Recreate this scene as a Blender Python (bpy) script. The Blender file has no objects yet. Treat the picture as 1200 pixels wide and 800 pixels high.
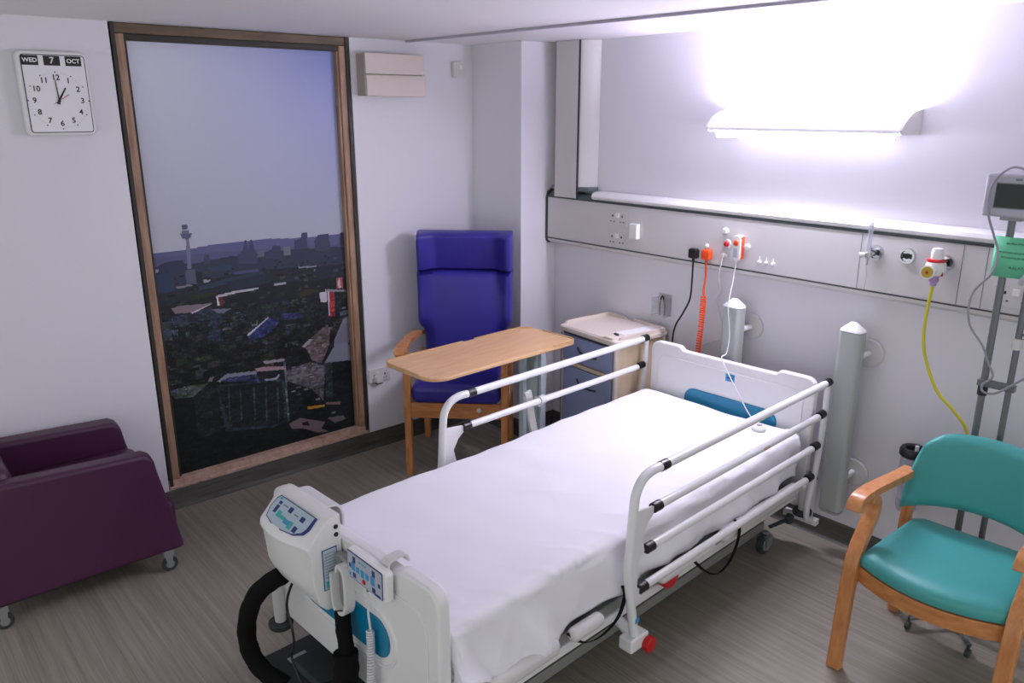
import bpy, bmesh, math, random
import numpy as np
from mathutils import Vector, Matrix
random.seed(7)
C = bpy.context.scene.collection
SC = bpy.context.scene

# ------------------------------------------------------------------ camera, world, exposure
cam_d = bpy.data.cameras.new('camera'); cam = bpy.data.objects.new('camera', cam_d); C.objects.link(cam)
cam_d.sensor_width = 36.0; cam_d.lens = 927.82/1200*36; cam_d.clip_start = .05
cam.location = (3.9929, -3.4249, 2.0)
cam.rotation_euler = (math.pi/2-.2832, 0, .8571)
SC.camera = cam
SC.view_settings.view_transform = 'Standard'; SC.view_settings.look = 'None'
SC.view_settings.gamma = 1; SC.view_settings.use_curve_mapping = False
SC.view_settings.exposure = .72
UP_LIGHT = 115; DOWN_LIGHT = 260; AMBIENT = .66; WASH_LIGHT = 3.6
world = bpy.data.worlds.new('world'); SC.world = world; world.use_nodes = True
bg = world.node_tree.nodes['Background']; bg.inputs[0].default_value = (.96, .98, 1, 1); bg.inputs[1].default_value = AMBIENT

# ------------------------------------------------------------------ materials
def lin(c):
    return tuple(((v/255)/12.92 if v/255 <= .04045 else ((v/255+.055)/1.055)**2.4) for v in c)
def mat(name, rgb, rough=.5, metal=0., spec=.5, emit=0., coat=0., alpha=1., trans=0., bump=0., bscale=200., var=0., vscale=6., sss=0.):
    m = bpy.data.materials.new(name); m.use_nodes = True; nt = m.node_tree; n = nt.nodes; b = n['Principled BSDF']
    col = (*lin(rgb), 1)
    b.inputs['Base Color'].default_value = col
    b.inputs['Roughness'].default_value = rough; b.inputs['Metallic'].default_value = metal
    b.inputs['Specular IOR Level'].default_value = spec
    b.inputs['Coat Weight'].default_value = coat
    b.inputs['Alpha'].default_value = alpha
    b.inputs['Transmission Weight'].default_value = trans
    if emit:
        b.inputs['Emission Color'].default_value = col; b.inputs['Emission Strength'].default_value = emit
    tc = n.new('ShaderNodeTexCoord')
    if var:
        no = n.new('ShaderNodeTexNoise'); no.inputs['Scale'].default_value = vscale; no.inputs['Detail'].default_value = 4
        nt.links.new(tc.outputs['Object'], no.inputs['Vector'])
        mr = n.new('ShaderNodeMapRange'); mr.inputs['To Min'].default_value = 1-var; mr.inputs['To Max'].default_value = 1+var
        nt.links.new(no.outputs['Fac'], mr.inputs['Value'])
        mx = n.new('ShaderNodeVectorMath'); mx.operation = 'SCALE'; mx.inputs[0].default_value = col[:3]
        nt.links.new(mr.outputs[0], mx.inputs['Scale']); nt.links.new(mx.outputs[0], b.inputs['Base Color'])
    if bump:
        no = n.new('ShaderNodeTexNoise'); no.inputs['Scale'].default_value = bscale; no.inputs['Detail'].default_value = 3
        nt.links.new(tc.outputs['Object'], no.inputs['Vector'])
        bp = n.new('ShaderNodeBump'); bp.inputs['Strength'].default_value = bump; bp.inputs['Distance'].default_value = .002
        nt.links.new(no.outputs['Fac'], bp.inputs['Height']); nt.links.new(bp.outputs[0], b.inputs['Normal'])
    return m
def grain(name, c1, c2, scale=(1, 1, 1), nscale=8., rough=.45, axis=None, coat=0., contrast=(.35, .65)):
    m = bpy.data.materials.new(name); m.use_nodes = True; nt = m.node_tree; n = nt.nodes; b = n['Principled BSDF']
    b.inputs['Roughness'].default_value = rough; b.inputs['Coat Weight'].default_value = coat
    tc = n.new('ShaderNodeTexCoord'); mp = n.new('ShaderNodeMapping'); mp.inputs['Scale'].default_value = scale
    no = n.new('ShaderNodeTexNoise'); no.inputs['Scale'].default_value = nscale; no.inputs['Detail'].default_value = 5; no.inputs['Roughness'].default_value = .62
    cr = n.new('ShaderNodeValToRGB'); cr.color_ramp.elements[0].position = contrast[0]; cr.color_ramp.elements[1].position = contrast[1]
    cr.color_ramp.elements[0].color = (*lin(c1), 1); cr.color_ramp.elements[1].color = (*lin(c2), 1)
    nt.links.new(tc.outputs['Object'], mp.inputs[0]); nt.links.new(mp.outputs[0], no.inputs['Vector'])
    nt.links.new(no.outputs['Fac'], cr.inputs[0]); nt.links.new(cr.outputs[0], b.inputs['Base Color'])
    return m
M = {}
M['wall'] = mat('wall_paint', (228, 227, 233), .55, bump=.05, bscale=60)
M['ceil'] = mat('ceiling_paint', (244, 243, 245), .7)
M['base'] = grain('skirting_vinyl', (60, 60, 55), (84, 82, 75), (2, 2, 30), 3, .45)
M['white'] = mat('white_plastic', (232, 232, 232), .35)
M['whitem'] = mat('white_enamel', (230, 231, 232), .28, coat=.3)
M['offw'] = mat('off_white_plastic', (214, 213, 212), .4)
M['sheet'] = mat('cotton_sheet', (238, 237, 243), .85, bump=.12, bscale=350, spec=.2)
M['matt'] = mat('mattress_cover', (190, 200, 206), .7)
M['black'] = mat('black_plastic', (18, 18, 20), .35)
M['blackf'] = mat('black_fabric', (12, 12, 13), .9, bump=.6, bscale=90, spec=.2)
M['darkgrey'] = mat('dark_grey_rubber', (52, 58, 60), .6)
M['grey'] = mat('grey_plastic', (120, 124, 126), .45)
M['midgrey'] = mat('mid_grey_metal', (150, 152, 150), .4, metal=.3)
M['trunk'] = mat('trunking_grey', (204, 202, 202), .45)
M['trunkline'] = mat('trunking_gasket', (62, 64, 70), .5)
M['teal_grey'] = mat('grey_green_plastic', (92, 108, 110), .45)
M['chrome'] = mat('chrome', (210, 212, 215), .15, metal=1)
M['red'] = mat('red_plastic', (190, 22, 28), .35)
M['orange'] = mat('orange_plastic', (235, 78, 22), .4)
M['yellow'] = mat('yellow_rubber', (205, 195, 40), .45)
M['gold'] = mat('yellow_gauge', (190, 165, 40), .35)
M['teal'] = mat('teal_panel', (0, 122, 160), .35)
M['blueleather'] = mat('blue_vinyl', (46, 40, 140), .38, bump=.15, bscale=260, spec=.5)
M['green'] = mat('green_vinyl', (70, 162, 158), .42, bump=.2, bscale=300)
M['purple'] = mat('purple_vinyl', (68, 28, 60), .42, bump=.2, bscale=260)
M['wood'] = grain('beech_wood', (186, 118, 66), (208, 144, 88), (6, 6, 1.2), 7, .35, coat=.15)
M['woodx'] = grain('beech_wood_rail', (182, 114, 62), (206, 140, 84), (1.2, 6, 6), 7, .35, coat=.15)
M['ply'] = grain('blond_laminate', (214, 170, 120), (226, 186, 140), (14, 1.5, 6), 4, .35)
M['plyedge'] = mat('blond_edge_banding', (204, 164, 112), .4)
M['framew'] = grain('stained_timber', (138, 106, 82), (176, 142, 116), (8, 8, 1), 5, .5)
M['frameb'] = grain('stained_timber_rail', (84, 70, 50), (114, 94, 68), (8, 1, 8), 5, .5)
M['frameb2'] = grain('pale_timber_sill', (176, 140, 122), (204, 176, 158), (8, 9, 8), 3, .5)  # bottom rail grain, paler than the stiles
M['frked'] = mat('dark_reveal', (34, 32, 28), .7)
M['cream'] = mat('cream_plastic', (222, 210, 198), .45)
M['creamw'] = grain('cream_wood_laminate', (214, 192, 160), (226, 206, 178), (6, 6, 1), 3, .45)
M['bluegrey'] = mat('blue_grey_laminate', (146, 158, 192), .4)
M['beige'] = mat('beige_plastic', (214, 204, 194), .5)
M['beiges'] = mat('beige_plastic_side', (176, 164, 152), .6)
M['alu'] = mat('pale_aluminium', (205, 218, 224), .3, metal=.15)
M['panelg'] = mat('grey_green_panel', (140, 152, 144), .35)
M['clear'] = mat('clear_plastic', (225, 232, 235), .08, trans=.9, spec=.5)
M['tube'] = mat('clear_tube', (200, 200, 215), .15, alpha=.45)
M['bumper'] = mat('bumper_vinyl', (176, 180, 178), .5)
M['greenpaper'] = mat('green_paper', (110, 205, 160), .75)
M['ink'] = mat('ink', (60, 78, 74), .8)
M['paper'] = mat('white_paper', (238, 236, 240), .8)
M['screen'] = mat('dark_screen', (10, 18, 14), .3)
M['monitor'] = mat('monitor_casing', (176, 176, 186), .4)
M['fillet'] = mat('dark_bead_gap_shade', (44, 40, 34), .55)  # dark beads; also puts the gap's shade into the outer strips
M['glassy'] = mat('thin_clear_plastic', (210, 214, 220), .1, alpha=.22)
M['pole'] = mat('grey_pole', (112, 116, 120), .35, metal=.4)
M['cable'] = mat('grey_cable', (150, 148, 158), .5)
M['wcable'] = mat('white_cable', (215, 214, 220), .45)
M['navy'] = mat('navy_print', (40, 52, 120), .5)
M['cyan'] = mat('cyan_print', (52, 150, 200), .5)
M['aqua'] = mat('aqua_print', (60, 170, 170), .5)
M['panelface'] = mat('keypad_face', (178, 184, 198), .4)
M['labelblue'] = mat('pale_blue_label', (176, 196, 208), .5)
M['pink'] = mat('pale_purple_print', (170, 140, 190), .5)
M['cover'] = mat('opal_cover', (240, 238, 246), .4, emit=.12)
M['diff_up'] = mat('up_light_diffuser', (234, 224, 255), .5, emit=UP_LIGHT)
M['diff_wash'] = mat('added_wash_glow', (236, 228, 255), .5, emit=WASH_LIGHT)
M['diff_dn'] = mat('down_light_diffuser', (240, 235, 255), .5, emit=DOWN_LIGHT)

def floor_material():
    m = bpy.data.materials.new('wood_effect_vinyl'); m.use_nodes = True; nt = m.node_tree; n = nt.nodes; L = nt.links; b = n['Principled BSDF']
    tc = n.new('ShaderNodeTexCoord')
    def streak(sc, nscale, detail):
        mp = n.new('ShaderNodeMapping'); mp.inputs['Scale'].default_value = sc
        no = n.new('ShaderNodeTexNoise'); no.inputs['Scale'].default_value = nscale; no.inputs['Detail'].default_value = detail
        L.new(tc.outputs['Object'], mp.inputs[0]); L.new(mp.outputs[0], no.inputs['Vector']); return no.outputs['Fac']
    a = streak((2.2, 90, 1), 1.6, 6); c = streak((.6, 26, 1), 1.4, 3); d = streak((1, 1, 1), 2.5, 2)
    ad = n.new('ShaderNodeMath'); ad.operation = 'ADD'; L.new(a, ad.inputs[0]); L.new(c, ad.inputs[1])
    cr = n.new('ShaderNodeValToRGB'); e = cr.color_ramp.elements
    e[0].position = .36; e[0].color = (*lin((130, 124, 112)), 1); e[1].position = .64; e[1].color = (*lin((160, 153, 140)), 1)
    hf = n.new('ShaderNodeMath'); hf.operation = 'MULTIPLY'; hf.inputs[1].default_value = .5; L.new(ad.outputs[0], hf.inputs[0])
    L.new(hf.outputs[0], cr.inputs[0]); L.new(cr.outputs[0], b.inputs['Base Color'])
    b.inputs['Roughness'].default_value = .48
    return m
M['floor'] = floor_material()

# ------------------------------------------------------------------ mesh helpers
class MB:
    def __init__(s): s.v = []; s.f = []; s.m = []; s.cur = 0
    def add(s, vs, fs):
        o = len(s.v); s.v += [tuple(p) for p in vs]; s.f += [tuple(i+o for i in f) for f in fs]; s.m += [s.cur]*len(fs); return s
    def box(s, x0, x1, y0, y1, z0, z1):
        x0, x1 = sorted((x0, x1)); y0, y1 = sorted((y0, y1)); z0, z1 = sorted((z0, z1))
        return s.add([(x0,y0,z0),(x1,y0,z0),(x1,y1,z0),(x0,y1,z0),(x0,y0,z1),(x1,y0,z1),(x1,y1,z1),(x0,y1,z1)],
                     [(0,3,2,1),(4,5,6,7),(0,1,5,4),(1,2,6,5),(2,3,7,6),(3,0,4,7)])
    def obox(s, c, X, Y, Z):
        c = Vector(c); X = Vector(X); Y = Vector(Y); Z = Vector(Z)
        vs = [c+sx*X+sy*Y+sz*Z for sz in (-1,1) for sx,sy in ((-1,-1),(1,-1),(1,1),(-1,1))]
        return s.add(vs, [(0,3,2,1),(4,5,6,7),(0,1,5,4),(1,2,6,5),(2,3,7,6),(3,0,4,7)])
    def prism(s, pts, axis, a0, a1):
        n = len(pts); mk = {'x': lambda p, a: (a, p[0], p[1]), 'y': lambda p, a: (p[0], a, p[1]), 'z': lambda p, a: (p[0], p[1], a)}[axis]
        vs = [mk(p, a0) for p in pts]+[mk(p, a1) for p in pts]
        fs = [tuple(range(n))[::-1], tuple(range(n, 2*n))]+[(i, (i+1) % n, n+(i+1) % n, n+i) for i in range(n)]
        return s.add(vs, fs)
    def tube(s, pts, r, seg=12, caps=True, closed=False):
        pts = [Vector(p) for p in pts]; n = len(pts); rs = r if isinstance(r, (list, tuple)) else [r]*n
        ref = None; rings = []
        for i, p in enumerate(pts):
            t = (pts[min(i+1, n-1)]-pts[max(i-1, 0)]).normalized()
            if ref is None: ref = Vector((0,0,1)) if abs(t.z) < .9 else Vector((1,0,0))
            u = (ref-ref.dot(t)*t).normalized(); ref = u; w = t.cross(u)
            rings.append([p+rs[i]*(math.cos(k*2*math.pi/seg)*u+math.sin(k*2*math.pi/seg)*w) for k in range(seg)])
        vs = [q for g in rings for q in g]; fs = []
        for i in range(n-1):
            for k in range(seg): fs.append((i*seg+k, i*seg+(k+1) % seg, (i+1)*seg+(k+1) % seg, (i+1)*seg+k))
        if caps: fs += [tuple(range(seg))[::-1], tuple((n-1)*seg+k for k in range(seg))]
        return s.add(vs, fs)
    def cyl(s, p0, p1, r, seg=24): return s.tube([p0, p1], r, seg)
    def lathe(s, prof, c=(0,0,0), axis='z', seg=28):
        c = Vector(c); vs = []; fs = []; n = len(prof)
        for k in range(seg):
            a = 2*math.pi*k/seg
            for r, h in prof:
                q = {'z': (r*math.cos(a), r*math.sin(a), h), 'y': (r*math.cos(a), h, r*math.sin(a)), 'x': (h, r*math.cos(a), r*math.sin(a))}[axis]
                vs.append(c+Vector(q))
        for k in range(seg):
            for i in range(n-1):
                a = k*n+i; b = ((k+1) % seg)*n+i; fs.append((a, b, b+1, a+1))
        fs += [tuple(k*n for k in range(seg))[::-1], tuple(k*n+n-1 for k in range(seg))]
        return s.add(vs, fs)
    def ribbon(s, pts, W, w, t, wid=None):
        # rectangular section swept along pts; W = width direction, w half-width, t half-thickness
        pts = [Vector(p) for p in pts]; W = Vector(W).normalized(); n = len(pts); vs = []
        for i, p in enumerate(pts):
            T = (pts[min(i+1, n-1)]-pts[max(i-1, 0)]).normalized(); N = T.cross(W).normalized()
            ww = w if wid is None else wid[i]
            vs += [p-ww*W-t*N, p+ww*W-t*N, p+ww*W+t*N, p-ww*W+t*N]
        fs = [(3,2,1,0), tuple(4*(n-1)+k for k in range(4))]
        for i in range(n-1):
            for k in range(4): fs.append((4*i+k, 4*i+(k+1) % 4, 4*i+4+(k+1) % 4, 4*i+4+k))
        return s.add(vs, fs)
    def grid(s, fn, nu, nv):
        vs = [fn(i/nu, j/nv) for j in range(nv+1) for i in range(nu+1)]
        fs = [(j*(nu+1)+i, j*(nu+1)+i+1, (j+1)*(nu+1)+i+1, (j+1)*(nu+1)+i) for j in range(nv) for i in range(nu)]
        return s.add(vs, fs)
    def ico(s, c, r, seg=16):
        prof = [(r*math.sin(math.pi*i/seg)+1e-5, -r*math.cos(math.pi*i/seg)) for i in range(seg+1)]
        return s.lathe(prof, c, 'z', seg*2)

def catmull(pts, k=8):
    P = [Vector(p) for p in pts]; P = [2*P[0]-P[1]]+P+[2*P[-1]-P[-2]]; out = []
    for i in range(1, len(P)-2):
        for j in range(k):
            t = j/k
            out.append(.5*((2*P[i])+(-P[i-1]+P[i+1])*t+(2*P[i-1]-5*P[i]+4*P[i+1]-P[i+2])*t*t+(-P[i-1]+3*P[i]-3*P[i+1]+P[i+2])*t**3))
    out.append(P[-2]); return out
def coil(pts, R, turns, per=10):
    P = catmull(pts, 12); out = []; n = turns*per; ref = None
    for i in range(n+1):
        f = i/n*(len(P)-1); k = min(int(f), len(P)-2); p = P[k].lerp(P[k+1], f-k); t = (P[k+1]-P[k]).normalized()
        if ref is None: ref = Vector((1,0,0))
        u = (ref-ref.dot(t)*t).normalized(); ref = u; w = t.cross(u); a = 2*math.pi*i/per
        out.append(p+R*(math.cos(a)*u+math.sin(a)*w))
    return out
def rrect(x0, x1, y0, y1, r, seg=6):
    rs = r if isinstance(r, (list, tuple)) else [r]*4; out = []
    for (cx, cy, a0), q in zip(((x1-rs[0], y1-rs[0], 0), (x0+rs[1], y1-rs[1], 90), (x0+rs[2], y0+rs[2], 180), (x1-rs[3], y0+rs[3], 270)), rs):
        for k in range(seg+1):
            a = math.radians(a0+90*k/seg); out.append((cx+q*math.cos(a), cy+q*math.sin(a)))
    return out

def obj(name, mb, material, parent=None, bevel=0., bseg=3, smooth=35, sub=0, solid=0., loc=None, rot=None, label=None):
    me = bpy.data.meshes.new(name); me.from_pydata(mb.v, [], mb.f)
    mats = material if isinstance(material, list) else [material]
    for m in mats: me.materials.append(m)
    if len(mats) > 1: me.polygons.foreach_set('material_index', mb.m)
    bm = bmesh.new(); bm.from_mesh(me); bmesh.ops.recalc_face_normals(bm, faces=bm.faces); bm.to_mesh(me); bm.free()
    o = bpy.data.objects.new(name, me); C.objects.link(o)
    if parent: o.parent = parent
    if loc: o.location = loc
    if rot: o.rotation_euler = rot
    if smooth:
        me.polygons.foreach_set('use_smooth', [True]*len(me.polygons))
        if not sub: me.set_sharp_from_angle(angle=math.radians(smooth))
    if solid:
        md = o.modifiers.new('solid', 'SOLIDIFY'); md.thickness = solid; md.offset = -1
    if bevel:
        md = o.modifiers.new('bevel', 'BEVEL'); md.width = bevel; md.segments = bseg; md.limit_method = 'ANGLE'; md.angle_limit = math.radians(40); md.harden_normals = True
    if sub:
        md = o.modifiers.new('sub', 'SUBSURF'); md.levels = sub; md.render_levels = sub
    if label: o['label'] = label
    return o
def thing(name, label, cat, loc=(0,0,0), rz=0, group=None):
    o = bpy.data.objects.new(name, None); C.objects.link(o); o.location = loc; o.rotation_euler = (0,0,rz)
    o['label'] = label; o['category'] = cat
    if group: o['group'] = group
    return o
def tag(o, label, cat, group=None):
    o['label'] = label; o['category'] = cat
    if group: o['group'] = group
    return o
def struct(name, mb, m, **k):
    o = obj(name, mb, m, **k); o['kind'] = 'structure'; return o
def copy_tree(o, parent=None):
    c = o.copy(); C.objects.link(c)
    if parent: c.parent = parent
    for ch in [x for x in list(C.objects) if x.parent == o]: copy_tree(ch, c)
    return c
def text(name, body, size, m, parent, loc, rot, depth=.0006, label=None, bold=0.):
    cu = bpy.data.curves.new(name, 'FONT'); cu.body = body; cu.size = size; cu.align_x = 'CENTER'; cu.align_y = 'CENTER'; cu.extrude = depth; cu.resolution_u = 3; cu.offset = bold
    tmp = bpy.data.objects.new(name+'_tmp', cu); C.objects.link(tmp)
    bpy.context.view_layer.update()
    me = bpy.data.meshes.new_from_object(tmp.evaluated_get(bpy.context.evaluated_depsgraph_get()))
    bpy.data.objects.remove(tmp); bpy.data.curves.remove(cu)
    me.materials.clear(); me.materials.append(m)
    o = bpy.data.objects.new(name, me); C.objects.link(o); o.parent = parent; o.location = loc; o.rotation_euler = rot
    if label: o['label'] = label
    return o
def soft_box(x0, x1, y0, y1, z0, z1, r, n=6, puff=0.):
    # rounded cushion block; puff bulges the large faces
    hx, hy, hz = (x1-x0)/2, (y1-y0)/2, (z1-z0)/2; c = Vector(((x0+x1)/2, (y0+y1)/2, (z0+z1)/2)); r = min(r, hx*.99, hy*.99, hz*.99)
    bm = bmesh.new(); bmesh.ops.create_cube(bm, size=2)
    bmesh.ops.subdivide_edges(bm, edges=bm.edges[:], cuts=2*n-1, use_grid_fill=True)
    mb = MB(); bm.verts.ensure_lookup_table(); vs = []
    for v in bm.verts:
        p = Vector((v.co.x, v.co.y, v.co.z)); q = []
        for k, h in enumerate((hx, hy, hz)):
            t = p[k]; inner = h-r; core = n-2 if n > 2 else 1
            s = abs(t)*n
            if s <= n-2: q.append((math.copysign(inner*s/(n-2), t), 0.))
            else: q.append((math.copysign(inner, t), math.copysign((s-(n-2))/2, t)))
        base = Vector((q[0][0], q[1][0], q[2][0])); d = Vector((q[0][1], q[1][1], q[2][1]))
        if d.length > 0:
            d = Vector([math.tan(e*math.pi/4) for e in d]); d.normalize()
        pt = base+d*r
        if puff:
            w = (1-(pt.x/hx)**2*.98)*(1-(pt.y/hy)**2*.98)
            w2 = (1-(pt.x/hx)**2*.98)*(1-(pt.z/hz)**2*.98)
            if hz < hy: pt.z += math.copysign(puff*max(w, 0), pt.z)
            else: pt.y += math.copysign(puff*max(w2, 0), pt.y)
        vs.append(c+pt)
    mb.add(vs, [[v.index for v in f.verts] for f in bm.faces]); bm.free(); return mb
PI = math.pi

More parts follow.
